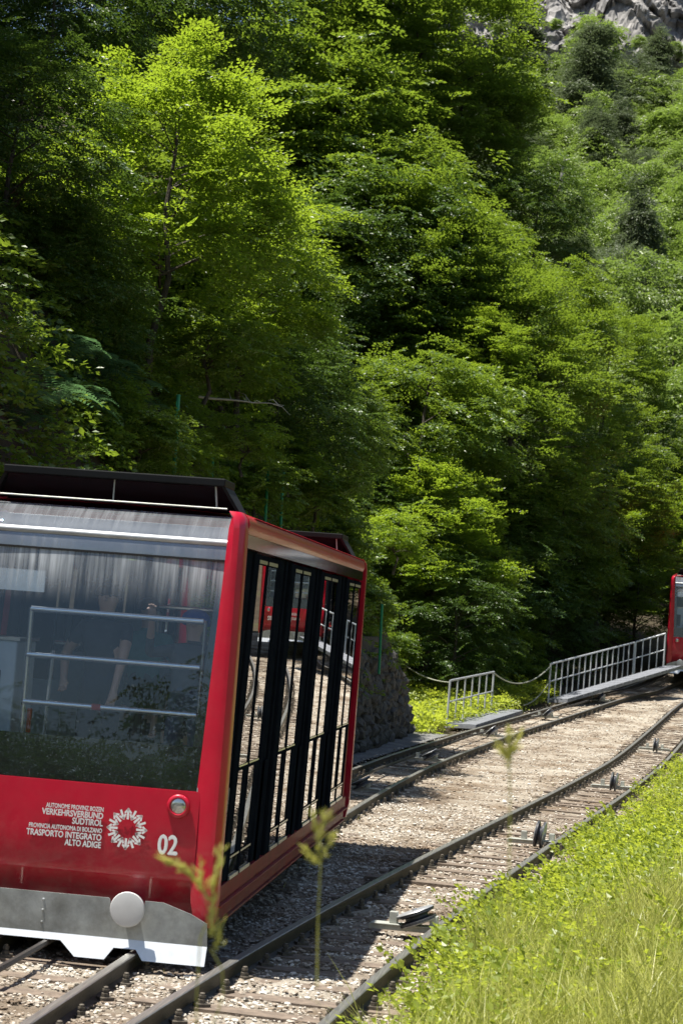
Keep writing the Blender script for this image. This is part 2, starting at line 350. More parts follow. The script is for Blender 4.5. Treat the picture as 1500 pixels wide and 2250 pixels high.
class MB:
    """collects simple solids into one mesh"""
    def __init__(s): s.v = []; s.f = []; s.mi = []
    def add(s, v, f, mi=0):
        b = len(s.v); s.v += [tuple(x) for x in v]; s.f += [tuple(i+b for i in q) for q in f]; s.mi += [mi]*len(f); return s
    def box(s, a, b, mi=0, sh=0.0):
        """axis box from a to b; sh leans it along y with z"""
        x0, y0, z0 = a; x1, y1, z1 = b
        v = [(x, y+(z*sh), z) for z in (z0, z1) for y in (y0, y1) for x in (x0, x1)]
        return s.add(v, [(0, 2, 3, 1), (4, 5, 7, 6), (0, 1, 5, 4), (2, 6, 7, 3), (0, 4, 6, 2), (1, 3, 7, 5)], mi)
    def tube(s, pts, r, n=8, mi=0, cap=True):
        pts = [Vector(p) for p in pts]; rs = r if isinstance(r, (list, tuple)) else [r]*len(pts)
        v = []; ref = Vector((.13, .21, .97))
        for i, p in enumerate(pts):
            t = (pts[min(i+1, len(pts)-1)]-pts[max(i-1, 0)]).normalized()
            if abs(t.dot(ref)) > .95: ref = Vector((.97, .13, .21))
            a = t.cross(ref).normalized(); b = t.cross(a)
            v += [p+(a*math.cos(2*math.pi*k/n)+b*math.sin(2*math.pi*k/n))*rs[i] for k in range(n)]
        f = [(i*n+k, i*n+(k+1) % n, (i+1)*n+(k+1) % n, (i+1)*n+k) for i in range(len(pts)-1) for k in range(n)]
        if cap: f += [tuple(range(n-1, -1, -1)), tuple((len(pts)-1)*n+k for k in range(n))]
        return s.add(v, f, mi)
    def prism(s, poly, y0, y1, mi=0, fn=None):
        """polygon in (x,z) extruded along y"""
        n = len(poly); v = [(x, y0, z) for x, z in poly]+[(x, y1, z) for x, z in poly]
        if fn: v = [fn(p) for p in v]
        f = [tuple(range(n)), tuple(range(2*n-1, n-1, -1))]+[((k+1) % n, k, n+k, n+(k+1) % n) for k in range(n)]
        return s.add(v, f, mi)
    def lathe(s, prof, axis, org, n=20, mi=0):
        """profile [(dist along axis, radius)]"""
        ax = Vector(axis).normalized(); ref = Vector((0, 0, 1)) if abs(ax.z) < .9 else Vector((1, 0, 0))
        a = ax.cross(ref).normalized(); b = ax.cross(a); v = []; o = Vector(org)
        for d, r in prof:
            v += [o+ax*d+(a*math.cos(2*math.pi*k/n)+b*math.sin(2*math.pi*k/n))*r for k in range(n)]
        f = [(i*n+k, i*n+(k+1) % n, (i+1)*n+(k+1) % n, (i+1)*n+k) for i in range(len(prof)-1) for k in range(n)]
        f += [tuple(range(n-1, -1, -1)), tuple((len(prof)-1)*n+k for k in range(n))]
        return s.add(v, f, mi)
    def mesh(s, name, mats, smooth=False, bevel=0):
        me = bpy.data.meshes.new(name); me.from_pydata(s.v, [], s.f)
        for x in (mats if isinstance(mats, (list, tuple)) else [mats]): me.materials.append(x)
        for p, i in zip(me.polygons, s.mi): p.material_index = i; p.use_smooth = smooth
        me.update()
        if smooth: 
            try: me.set_sharp_from_angle(angle=math.radians(40))
            except Exception: pass
        return me
    def obj(s, name, mats, parent=None, smooth=False, bevel=0, **k):
        o = link(name, s.mesh(name, mats, smooth), parent, **k)
        if bevel:
            b = o.modifiers.new("edge", 'BEVEL'); b.width = bevel; b.segments = 2; b.limit_method = 'ANGLE'; b.angle_limit = math.radians(40)
        return o
FR = (TH, 0, 0)                              # track frame -> world

def copy_tree(o, parent=None):
    c = o.copy(); COL.objects.link(c); c.parent = parent
    for ch in list(o.children): copy_tree(ch, c)
    return c

# ------------------------------------------------------------------ ground
def grid_obj(name, us, ls, hf, material, kind='structure', smooth=True):
    U, Lr = np.meshgrid(us, ls, indexing='ij')
    if callable(hf): V = hf(Lr, U)
    n0, n1 = U.shape; V = V.reshape(-1, 3)
    i = np.arange(n0*n1).reshape(n0, n1)
    Fc = np.stack([i[:-1, :-1], i[:-1, 1:], i[1:, 1:], i[1:, :-1]], -1).reshape(-1, 4)
    o = link(name, npmesh(name, V, Fc, material, smooth), rot=FR)
    return tagit(o, kind=kind)
def ter(L_, U_, off=0.0, amp=.12, fs=.9):
    h = G(L_, U_)+off
    away = np.clip(np.maximum(lw(U_)-L_, L_-(lB(U_)+1.2)), 0, 1.5)/1.5
    h = h+noise2(L_*fs, U_*fs, 3)*amp*2*away
    return np.stack([L_, U_, h], -1)
us = np.concatenate([np.linspace(-400, -20, 40), np.arange(-19, 70, .45), np.arange(70, 188, 2.0)])
ls = np.concatenate([np.linspace(-300, -24, 24), np.arange(-23, 16, .3), np.linspace(17, 300, 26)])
gd = grid_obj("ground", us, ls, lambda a, b: ter(a, b, -.05), M['soil'])
us2 = np.concatenate([np.arange(182, 212, .2), np.arange(212, 240, .8)])
def cliff(a, b):
    h = G(a, b)-.3
    w = sm(b, 186, 193)
    def cell(x, y, seed):
        v = np.sin(np.floor(x)*127.1+np.floor(y)*311.7+seed*74.7)*43758.5453; return v-np.floor(v)-.5
    wx = a+noise2(a*.3, h*.3, 31, 4)*3.2; wy = h+noise2(a*.3, h*.3, 32, 4)*2.6+a*.35
    r = noise2(a*.13, h*.11, 11, 6)*5.0+cell(wx/4.1, wy/2.9, 1)*3.0+cell(wx/1.7+.3, wy/1.3, 2)*1.3+cell(wx/.7, wy/.55+.2, 3)*.5+noise2(a*1.6, h*1.6, 25, 4)*.5
    r = r*w
    h2 = h+noise2(a*.2, b*.2, 4, 6)*4.0*w
    return np.stack([a+noise2(a*.25, h*.25, 8, 5)*1.5*w, b-r, h2], -1)
grid_obj("rock_cliff", us2, np.arange(-26, 30, .24), cliff, M['rock'], smooth=False)
# ballast bed
def bed(t, U_):
    lo, hi = np.minimum(lA(U_)-1.15, lA(U_)-1.15), lB(U_)+1.15
    L_ = lo+(hi-lo)*t
    h = hT(U_)-0.145+noise2(L_*9, U_*9, 2, 3)*.030+noise2(L_*1.2, U_*1.2, 6, 3)*.035
    edge = np.minimum(t, 1-t)*(hi-lo)
    h = h-.10*(1-np.clip(edge/.35, 0, 1))
    return np.stack([L_, U_, h], -1)
grid_obj("track_bed", np.concatenate([np.arange(-14, 14, .09), np.arange(14, 66, .28)]), np.linspace(0, 1, 74), bed, M['bed'])
# path beside the wall, in front of the hillside
def path(t, U_):
    a = lw(np.minimum(U_, 33.9))-.25; a = np.where(U_ > 34, -.5, a); b = lA(U_)-1.0
    L_ = a+(b-a)*t
    return np.stack([L_, U_, hT(U_)-.128+noise2(L_*3, U_*3, 9)*.03], -1)
M['pathm'] = groundmat('path_gravel', [(.10, .10, .10), (.17, .17, .165), (.26, .25, .24)], 1.6, .8, 22)
grid_obj("path", np.arange(6, 35.6, .25), np.linspace(0, 1, 14), path, M['pathm'])

# ------------------------------------------------------------------ loose stones, in the track frame
def ico():
    t = (1+5**.5)/2
    v = np.array([(-1, t, 0), (1, t, 0), (-1, -t, 0), (1, -t, 0), (0, -1, t), (0, 1, t), (0, -1, -t), (0, 1, -t), (t, 0, -1), (t, 0, 1), (-t, 0, -1), (-t, 0, 1)], float)
    v /= np.linalg.norm(v[0])
    f = np.array([(0, 11, 5), (0, 5, 1), (0, 1, 7), (0, 7, 10), (0, 10, 11), (1, 5, 9), (5, 11, 4), (11, 10, 2), (10, 7, 6), (7, 1, 8), (3, 9, 4), (3, 4, 2), (3, 2, 6), (3, 6, 8), (3, 8, 9), (4, 9, 5), (2, 4, 11), (6, 2, 10), (8, 6, 7), (9, 8, 1)])
    return v, f
IV, IF = ico()
def rotm(n, r):
    q = r.normal(size=(n, 4)); q /= np.linalg.norm(q, axis=1)[:, None]
    w, x, y, z = q.T
    return np.stack([np.stack([1-2*(y*y+z*z), 2*(x*y-z*w), 2*(x*z+y*w)], -1), np.stack([2*(x*y+z*w), 1-2*(x*x+z*z), 2*(y*z-x*w)], -1), np.stack([2*(x*z-y*w), 2*(y*z+x*w), 1-2*(x*x+y*y)], -1)], 1)
def stones(P, size, r, flat=.5):
    n = len(P)
    v = IV[None]*(1+r.uniform(-.28, .28, (n, 12, 1)))*r.uniform(.6, 1.15, (n, 1, 3))
    v = np.einsum('nij,nkj->nki', rotm(n, r), v); v[:, :, 2] *= flat
    v = v*size[:, None, None]+P[:, None, :]
    f = (IF[None]+np.arange(n)[:, None, None]*12).reshape(-1, 3)
    return v.reshape(-1, 3), f
def scatter_bed(n, u0, u1, smin, smax, r, pw=1.0):
    u = u0+(u1-u0)*r.random(n)**pw; t = r.random(n)
    lo, hi = lA(u)-1.1, lB(u)+1.2
    l = lo+(hi-lo)*t
    # keep the rail heads and the tops of sleepers mostly clear
    d = np.minimum(np.minimum(abs(l-(lA(u)-.55)), abs(l-(lA(u)+.55))), np.minimum(abs(l-(lB(u)-.55)), abs(l-(lB(u)+.55))))
    size = r.uniform(smin, smax, n)*(.6+.8*r.random(n)**3)
    ph = np.abs(((u/.61)+.5) % 1-.5)*.61
    between = np.minimum(abs(l-lA(u)), abs(l-lB(u))) < .62
    keep = (d > .055)&~(between&(ph < .13)&(r.random(n) < .86))
    l, u, size = l[keep], u[keep], size[keep]
    h = hT(u)-.135+noise2(l*1.2, u*1.2, 6, 3)*.035+size*.15
    return np.stack([l, u, h], -1), size
r1 = np.random.default_rng(21)
VV = []; FF = []; off = 0
for n, a, b, s0, s1 in ((22000, -5, 4, .010, .026), (20000, 4, 16, .012, .028), (13000, 16, 52, .016, .034)):
    P, s = scatter_bed(n, a, b, s0, s1, r1)
    v, f = stones(P, s, r1); VV.append(v); FF.append(f+off); off += len(v)
tagit(link("gravel", npmesh("gravel", np.concatenate(VV), np.concatenate(FF), M['gravelm']), rot=FR), "pale tan ballast stones lying between and around the rails", kind='stuff')

# ------------------------------------------------------------------ tracks
RAILP = [(-.062, -.150), (.062, -.150), (.062, -.138), (.014, -.118), (.012, -.042), (.036, -.030), (.037, -.006), (.030, 0.0), (-.030, 0.0), (-.037, -.006), (-.036, -.030), (-.012, -.042), (-.014, -.118), (-.062, -.138)]
def rail_mesh(fl, off, u0=-14, u1=66):
    u = np.arange(u0, u1, .5); l = fl(u)
    dl = np.gradient(l, u); nn = np.sqrt(1+dl*dl)
    n = len(RAILP); V = []
    for x, z in RAILP:
        o = off+x
        V.append(np.stack([l+o/nn, u-o*dl/nn, hT(u)+z], -1))
    V = np.stack(V, 1); k = len(u)
    i = np.arange(k*n).reshape(k, n)
    j = np.roll(i, -1, 1)
    Fc = np.stack([i[:-1], j[:-1], j[1:], i[1:]], -1)
    mi = np.zeros((k-1, n), int); mi[:, 7] = 1; mi[:, 6] = 1; mi[:, 8] = 1
    return npmesh("rail", V.reshape(-1, 3), Fc.reshape(-1, 4), [M['railside'], M['railtop']], False, mi.ravel())
mb = MB(); mb.box((-.92, -.10, -.14), (.92, .10, -.012)); SLP = mb.mesh("sleeper", M['sleeper'])
mb = MB(); mb.box((-.05, -.045, -.01), (.05, .045, .012)); mb.lathe([(0, .030), (.028, .030), (.030, .019), (.070, .019), (.074, .012)], (0, 0, 1), (0, 0, .01), 8)
mb.lathe([(0, .026), (.014, .026)], (0, 0, 1), (0, 0, .052), 6)
CLIP = mb.mesh("rail_clip", M['bolt'])
def build_track(fl, label, u0, u1, bury):
    t = empty("railway_track", W(0, 0, 0), FR); tagit(t, label, "railway track")
    for o in (-.55, .55): link("rail", rail_mesh(fl, o), t)
    for i in range(int(u0/.61), int(u1/.61)):
        u = i*.61; l = float(fl(u)); dl = float(fl(u+.5)-fl(u-.5))
        s = link("sleeper", SLP, t, (l, u, float(hT(u))-.118+random.uniform(-.012, .008)-bury), (0, random.uniform(-.01, .01), -math.atan(dl)+random.uniform(-.02, .02)), (random.uniform(.97, 1.03), random.uniform(.9, 1.1), 1))
        if u < 48:
            for o in (-.655, -.445, .445, .655):
                link("rail_clip", CLIP, s, (o, random.uniform(-.02, .02), .0), (0, 0, random.uniform(0, 1.5)))
build_track(lA, "left narrow gauge track with a haul cable, running under the near red railcar", -6, 62, .012)
build_track(lB, "right narrow gauge track beside the grassy bank, curving uphill and empty", -6, 62, 0.0)
u = np.arange(-13, 62, 1.0)
mb = MB(); mb.tube([(float(lA(x))-.12, x, float(hT(x))-.005+.01*math.sin(x)+.02) for x in u], .026, 6)
tagit(mb.obj("haul_cable", M['cable'], rot=FR), "thin dark steel haul cable lying between the left rails", "cable")

def make_roller():
    e = empty("cable_roller")
    mb = MB(); mb.box((-.42, -.05, -.10), (.36, .05, -.055)); mb.box((-.40, -.075, -.054), (.34, .075, -.042)); mb.box((-.24, -.035, -.041), (-.17, .035, .06)); mb.box((.12, -.035, -.041), (.19, .035, .05))
    mb.obj("bracket", M['bracket'], e, bevel=.004)
    pr = [(-.055, .05), (-.055, .15), (-.045, .17), (-.028, .17), (-.010, .105), (.010, .105), (.028, .17), (.045, .17), (.055, .15), (.055, .05)]
    w = MB().lathe(pr, (1, 0, 0), (0, 0, 0), 24).obj("wheel", M['roller'], e, smooth=True)
    rm = MB(); rm.lathe([(-.062, .150), (-.0555, .168), (-.050, .1715)], (1, 0, 0), (0, 0, 0), 24); rm.lathe([(.050, .1715), (.0555, .168), (.062, .150)], (1, 0, 0), (0, 0, 0), 24)
    rm.lathe([(-.075, .022), (.075, .022)], (1, 0, 0), (0, 0, 0), 10)
    rm.obj("rim", M['rollerrim'], w, smooth=True)
    return e, w
rol, rw = make_roller()
rollers = [('A', 16.9, 62, .10, "tilted black cable roller just behind the red railcar's rear corner"),
           ('A', 25.4, 60, .18, "tilted cable roller nearest the dark path, on the left track"),
           ('A', 35.2, 48, .06, "tilted cable roller on the left track beside the short railing"),
           ('A', 43.2, 45, .0, "tilted cable roller on the left track at the foot of the long railing"),
           ('A', 49.6, 42, .0, "tilted cable roller on the left track just before the far railcar"),
           ('B', 2.75, 68, .36, "large cable roller lying almost flat on the right track, half in car shade"),
           ('B', 11.1, 8, .34, "upright black cable roller on the right track beside the leafy verge"),
           ('B', 22.1, 6, .18, "second upright cable roller up the right track, beyond the leafy one"),
           ('B', 35.1, 5, .05, "farthest upright cable roller on the right track, pale bracket")]
for i, (tk, uu, ang, dx, lab) in enumerate(rollers):
    if i == 0: e, w = rol, rw
    else:
        e = copy_tree(rol); w = [c for c in e.children if c.name.startswith("wheel")][0]
    fl = lA if tk == 'A' else lB
    l = float(fl(uu)); dl = float(fl(uu+.5)-fl(uu-.5))
    e.location = W(l+dx, uu, float(hT(uu))+.03); e.rotation_euler = (TH, 0, -math.atan(dl)); e.scale = (1.0,)*3
    w.rotation_euler = (0, math.radians(ang), 0); w.location = (.0 if tk == 'B' else .05, 0, .03)
    tagit(e, lab, "cable roller", "cable rollers between the rails")

# ------------------------------------------------------------------ railcar (local axes: x right, y along the track, z up from the rail head)
def text_mesh(body, size, align, x, z, y, bold=0.0, sx=1.0, material=None, name="lettering"):
    c = bpy.data.curves.new(name, 'FONT'); c.body = body; c.size = size; c.align_x = align; c.resolution_u = 3
    o = bpy.data.objects.new(name+"_src", c); COL.objects.link(o)
    dg = bpy.context.evaluated_depsgraph_get(); me = bpy.data.meshes.new_from_object(o.evaluated_get(dg))
    bpy.data.objects.remove(o)
    V = [v.co.copy() for v in me.vertices]; Fc = [tuple(p.vertices) for p in me.polygons]; mb = MB()
    for k, (ox, oz) in enumerate(((-1, 0), (1, 0), (0, 1), (0, -1), (0, 0))):
        mb.add([(x+v.x*sx+ox*bold, y-.0005*k, z+v.y+oz*bold) for v in V], Fc)
    return mb.mesh(name, material)
SH = math.tan(math.radians(8.3))
def make_car():
    car = empty("funicular_railcar", W(0, 0, 0), FR)
    HW = 1.17; LEN = 9.62
    # windscreen surface: u as function of h
    def uw(h): return .015+.235*max(0, (h-1.23))/1.8
    # --- front panel with hem tucking under
    pr = [(-.085, 0) for _ in ()]
    prof = [(1.235, .05), (1.235, .0), (1.10, -.006), (.85, -.010), (.62, -.006), (.575, .004), (.545, .03), (.43, .125), (.30, .19), (.20, .21)]
    xs = np.linspace(-1.0, 1.0, 33); V = []; Fc = []
    for h, y in prof: V += [(x*(.985+.0*h), y+.012*x*x, h) for x in xs]
    for i in range(len(prof)-1):
        for k in range(32): a = i*33+k; Fc.append((a, a+33, a+34, a+1))
    V2 = V+[(x, .26, h) for (x, y, h) in V]; nV = len(V)
    mb = MB().add(V, Fc); fp = mb.obj("front_panel", M['red'], car, smooth=True)
    # --- corner pillars (front pair and rear pair)
    for s in (-1, 1):
        for end in (0, 1):
            poly = [(.955, .02), (1.085, -.022), (1.13, -.018), (1.165, .02), (1.172, .07), (1.172, .17), (1.10, .17), (1.085, .165), (.965, .16)]
            mb = MB(); rows = [(.22, .03, .06), (.40, .0, .02), (.58, 0, 0), (1.23, 0, 0), (2.9, 0, .072), (3.25, 0, .085), (3.34, .012, .10), (3.385, .05, .13)]
            n = len(poly); V = []
            for h, ins, k in rows:
                for x, y in poly:
                    xx = x-(ins if x > 1.05 else 0)+(k*1.0 if x < 1.0 else 0)
                    V.append((s*xx, (y+ins*.6) if not end else LEN-y-ins*.6+.02, h))
            Fc = [(i*n+q, i*n+(q+1) % n, (i+1)*n+(q+1) % n, (i+1)*n+q) for i in range(len(rows)-1) for q in range(n)]
            Fc += [tuple(range(n)), tuple((len(rows)-1)*n+q for q in range(n))]
            if (s < 0) == (end == 0): Fc = [f[::-1] for f in Fc]
            mb.add(V, Fc).obj("corner_pillar", M['red'], car, smooth=True)
    # --- windscreen, enamel band, header glass
    def sheet(name, rows, x_of, m_, y_of, nx=9, cx=.012):
        V = []; Fc = []
        for h in rows:
            xr = x_of(h); V += [(x*xr, y_of(h)+cx*x*x*1.0, h) for x in np.linspace(-1, 1, nx)]
        for i in range(len(rows)-1):
            for k in range(nx-1): a = i*nx+k; Fc.append((a, a+1, a+nx+1, a+nx))
        o = MB().add(V, Fc).obj(name, m_, car, smooth=True)
        return o
    xw = lambda h: .955+.085*(h-1.23)/1.82
    sheet("windscreen", np.linspace(1.24, 3.005, 14), xw, M['wind'], uw)
    sheet("enamel_band", np.linspace(1.236, 1.57, 3), lambda h: xw(h)-.004, M['blackglass'], lambda h: uw(h)+.012)
    for s in (-1, 1):   # black edging of the glass and its steel trim
        mb = MB(); mb.add([(s*(xw(h)-w_), uw(h)+.014+.012*.9, h) for h in (1.24, 3.0) for w_ in (.004, .085)], [(0, 1, 3, 2)])
        mb.obj("glass_edging", M['blackglass'], car)
        mb = MB(); mb.tube([(s*(xw(h)+.004), uw(h)+.004, h) for h in (1.235, 3.03)], .006, 6); mb.obj("trim_strip", M['alu'], car)
    hd = [3.015, 3.07, 3.13, 3.19, 3.25, 3.30, 3.34, 3.365]
    yh = lambda h: .25+.30*max(0, (h-3.015)/.35)**2.2
    sheet("header_glass", hd, lambda h: 1.03, M['head'], yh, cx=.0)
    mb = MB(); mb.box((-1.02, .66, 3.02), (1.02, .69, 3.34)); mb.obj("header_lining", M['cabin'], car)
    mb = MB(); mb.tube([(-1.03, .285, 3.145), (1.03, .285, 3.145)], .028, 10); mb.obj("header_rail", M['rail_galv'], car, smooth=True)
    mb = MB(); mb.box((-1.04, .24, 2.998), (1.04, .275, 3.014)); mb.obj("header_joint", M['rubber'], car)
    # --- roof and cant rails
    mb = MB()
    V = []; nx = 13
    for y in (.56, LEN-.12):
        V += [(x*1.165, y, 3.365+.045*(1-abs(x)**3.0)) for x in np.linspace(-1, 1, nx)]
    mb.add(V, [(k, k+1, nx+k+1, nx+k) for k in range(nx-1)])
    mb.box((-1.1, .62, 3.28), (1.1, LEN-.12, 3.335))
    mb.obj("roof", M['roofred'], car, smooth=True)
    for s in (-1, 1):
        x0, x1 = sorted((s*1.09, s*1.168))
        mb = MB(); poly = [(s*1.09, 3.225), (s*1.150, 3.225), (s*1.170, 3.262), (s*1.176, 3.30), (s*1.166, 3.345), (s*1.13, 3.378), (s*1.09, 3.385)]
        if s < 0: poly = poly[::-1]
        mb.prism(poly, .175, LEN-.40); mb.obj("cant_rail", M['red'], car, smooth=True)
        mb = MB(); mb.box((min(s*1.145, s*1.160), .175, 3.120), (max(s*1.145, s*1.160), LEN-.42, 3.224)); mb.obj("mirror_strip", M['mirrorrail'], car)
        # sill: two steps
        mb = MB(); a, b = sorted((s*1.05, s*1.150)); mb.box((a, .175, .372), (b, LEN-.40, .500))
        a, b = sorted((s*1.05, s*1.185)); mb.box((a, .175, .355), (b, LEN-.40, .3715))
        a, b = sorted((s*1.05, s*1.135)); mb.box((a, .175, .225), (b, LEN-.40, .3545)); a, b = sorted((s*1.05, s*1.160)); mb.box((a, .175, .205), (b, LEN-.40, .2245))
        mb.obj("sill", M['redside'], car, bevel=.006)
    # --- sides: pillars, doors, panes
    panes = [(.68, 1.13, 1.20, 1.73), (2.90, 3.37, 3.45, 4.02), (5.18, 5.74, 5.82, 6.38), (7.62, 8.15, 8.22, 8.86)]
    def sy(y, h): return y+(h-.50)*SH
    def para(mb, s, x0, x1, ya, yb, h0, h1, mi=0):
        X0, X1 = s*x0, s*x1
        v = [(X, sy(y, h), h) for h in (h0, h1) for y in (ya, yb) for X in (X0, X1)]
        f = [(0, 2, 3, 1), (4, 5, 7, 6), (0, 1, 5, 4), (2, 6, 7, 3), (0, 4, 6, 2), (1, 3, 7, 5)]
        mb.add(v, f if s > 0 else [q[::-1] for q in f], mi)
    for s in (-1, 1):
        edges = [.43]+[p for q in panes for p in (q[0]-.05, q[3]+.05)]
        # solid pillars between doors, each built of a recessed web with two raised seals
        for k in range(4):
            a = (.20 if k == 0 else panes[k-1][3]+.05); b = panes[k][0]-.05
            mb = MB()
            if k == 0:
                v = []
                for X in (1.06, 1.120):
                    v += [(s*X, .172, .50), (s*X, b, .50), (s*X, sy(b, 3.119), 3.119), (s*X, .172, 3.119)]
                f = [(0, 1, 2, 3), (7, 6, 5, 4), (0, 4, 5, 1), (1, 5, 6, 2), (2, 6, 7, 3), (3, 7, 4, 0)]
                mb.add(v, f if s < 0 else [q[::-1] for q in f])
                para(mb, s, 1.1202, 1.142, b-.20, b-.03, .52, 3.10)
            else:
                para(mb, s, 1.06, 1.118, a, b, .50, 3.119)
                w_ = b-a
                para(mb, s, 1.1182, 1.145, a+.02, a+.16, .52, 3.10); para(mb, s, 1.1182, 1.138, a+w_*.48, a+w_*.55, .50, 3.11)
                para(mb, s, 1.1182, 1.150, b-.30, b-.03, .50, 3.10)
                para(mb, s, 1.1382, 1.146, a+w_*.30, a+w_*.47, .50, 1.36)
            mb.obj("side_pillar", M['black'], car, bevel=.005)
        for q in panes:
            d = MB()
            a, m1, m2, b = q
            para(d, s, 1.085, 1.140, a-.05, a, .50, 3.10); para(d, s, 1.085, 1.140, b, b+.05, .50, 3.10)
            para(d, s, 1.085, 1.143, m1, m2, .50, 3.10)
            for y0, y1 in ((a, m1), (m2, b)):
                para(d, s, 1.085, 1.138, y0, y1, 3.02, 3.10); para(d, s, 1.085, 1.138, y0, y1, 1.355, 1.40)
                para(d, s, 1.085, 1.138, y0, y1, .66, .70); para(d, s, 1.085, 1.128, y0, y1, .50, .535)
                para(d, s, 1.085, 1.1375, y1-.20, y1, .70, 1.355)
            dr = d.obj("door", M['black'], car, bevel=.003)
            for y0, y1 in ((a, m1), (m2, b)):
                for h0, h1, yy1 in ((1.402, 3.018, y1), (.702, 1.353, y1-.202), (.537, .658, y1)):
                    p = MB(); para(p, s, 1.129, 1.134, y0+.002, yy1-.002, h0, h1); p.obj("pane", M['side'], dr)
                for tr in ((1.1385, 1.1405, 1.385, 1.399), (1.1385, 1.1405, .672, .688), (1.129, 1.150, .503, .53), (1.1385, 1.1405, 3.03, 3.06)):
                    p = MB(); para(p, s, tr[0], tr[1], y0+.01, y1-.01, tr[2], tr[3]); p.obj("edge_trim", M['alu'], dr)
        mb = MB(); v = []
        for X in (1.06, 1.125): v += [(s*X, panes[3][3]+.05, .50), (s*X, LEN-.40, .50), (s*X, LEN-.40, 3.119), (s*X, sy(panes[3][3]+.05, 3.1), 3.119)]
        f = [(0, 1, 2, 3), (7, 6, 5, 4), (0, 4, 5, 1), (1, 5, 6, 2), (2, 6, 7, 3), (3, 7, 4, 0)]
        mb.add(v, f if s < 0 else [q[::-1] for q in f]); mb.obj("rear_side_panel", M['redside'], car)
        st = MB(); a, b = sorted((s*1.1203, s*1.1216))
        for h0, h1, y0 in ((1.05, 1.24, .50), (.93, 1.04, .49), (.66, .78, .47), (.56, .65, .47)):
            st.add([(s*1.1216, y0, h0), (s*1.1216, y0+.11, h0), (s*1.1216, y0+.12, h1), (s*1.1216, y0+.01, h1)], [(0, 1, 2, 3) if s > 0 else (3, 2, 1, 0)])
        st.obj("notice_sticker", M['sticker'], car)
    # --- rear end, floor, underframe
    mb = MB(); mb.box((-1.10, LEN-.10, .22), (1.10, LEN-.04, 1.25)); mb.obj("rear_panel", M['red'], car); mb = MB(); mb.box((-1.10, LEN-.10, 3.0), (1.10, LEN-.04, 3.36)); mb.obj("rear_panel", M['red'], car)
    mb = MB(); mb.box((-1.08, LEN-.075, 1.252), (1.08, LEN-.069, 2.998)); mb.obj("rear_window", M['side'], car)
    mb = MB(); mb.box((-1.08, .10, .90), (1.08, LEN-.15, .98))
    for k in range(4): mb.box((-1.075, 2.2+k*2.3, .981), (1.075, LEN-.16, 1.18+k*.22-(.2 if k else 0)+k*.0)) if k == 0 else None
    mb.obj("floor", M['cabind'], car)
    mb = MB(); mb.box((-.95, .25, .22), (.95, LEN-.2, .88)); mb.box((-.75, .9, .05), (.75, 2.6, .22)); mb.box((-.75, 6.9, .05), (.75, 8.6, .22)); mb.obj("underframe", M['under'], car)
    for y in (1.15, 2.35, 7.15, 8.35):
        for s in (-1, 1):
            MB().lathe([(-.05, .20), (-.03, .285), (.0, .285), (.01, .26), (.06, .255), (.065, .12)], (s, 0, 0), (s*.545, y, .256), 24).obj("wheel", M['under'], car, smooth=True)
    # --- interior
    mb = MB(); mb.box((-1.05, .42, 1.0), (-.645, 1.0, 2.26)); co = mb.obj("console", M['cabinl'], car, bevel=.02)
    mb = MB(); mb.box((-1.0, .41, 1.62), (-.76, .4195, 2.02)); mb.obj("console_screen", M['cabind'], co)
    mb = MB(); mb.box((-1.05, .40, 2.262), (-.62, 1.0, 2.285)); mb.obj("console_top", M['alu'], co)
    mb = MB(); mb.box((-1.04, .44, 2.66), (-.47, .455, 2.83)); mb.obj("sun_blind", M['cabinl'], car)
    mb = MB(); mb.box((.12, 2.25, 1.0), (.52, 2.30, 1.80)); mb.box((.12, 2.25, 1.84), (.52, 2.30, 2.12)); mb.box((-1.05, 2.25, 1.0), (-.72, 2.30, 1.9)); mb.box((.60, 2.25, 1.0), (1.04, 2.30, 1.9)); mb.obj("partition", M['cabin'], car)
    mb = MB(); mb.box((-1.05, 4.6, 1.2), (-.35, 4.65, 2.5)); mb.box((.35, 4.6, 1.2), (1.05, 4.65, 2.5)); mb.obj("partition", M['cabin'], car)
    for y in (2.6, 5.0, 7.2):
        for s in (-1, 1):
            mb = MB(); mb.box((s*.70-.30, y, 1.18), (s*.70+.30, y+.42, 1.62)); mb.box((s*.70-.30, y+.40, 1.6), (s*.70+.30, y+.47, 2.15)); mb.obj("seat", M['cabin'], car, bevel=.03)
    hr = MB()
    for h in (2.525, 2.165, 1.795): hr.tube([(-.535, .35, h), (.845, .35, h)], .024, 12)
    hr.tube([(-.535, .355, h) for h in (1.0, 2.535)], .021, 10); hr.tube([(.86, .36, h) for h in (1.0, 2.535)], .015, 8)
    hr.obj("handrail", M['chrome'], car, smooth=True)
    hr = MB(); hr.tube([(.10, 2.2, 1.0), (.10, 2.2, 3.2)], .02, 8); hr.tube([(.12, 2.15, 2.14), (.52, 2.15, 2.14)], .018, 8); hr.tube([(.12, 2.15, 2.62), (.62, 2.15, 2.62)], .018, 8); hr.tube([(-.62, 1.5, 2.25), (-.40, 1.5, 2.25)], .018, 8); hr.tube([(-.46, .7, 1.0), (-.42, .7, 2.2)], .014, 8)
    hr.obj("grab_pole", M['chrome'], car, smooth=True)
    MB().tube([(.015, .35, 1.795), (.085, .35, 1.795)], .026, 10).obj("red_sleeve", simple('red_sleeve', (.5, .02, .03), .5), car)
    MB().tube([(-.50, .42, 1.55), (-.50, .42, 1.74)], .02, 8).obj("red_lamp", simple('red_lamp', (.55, .03, .01), .3), car)
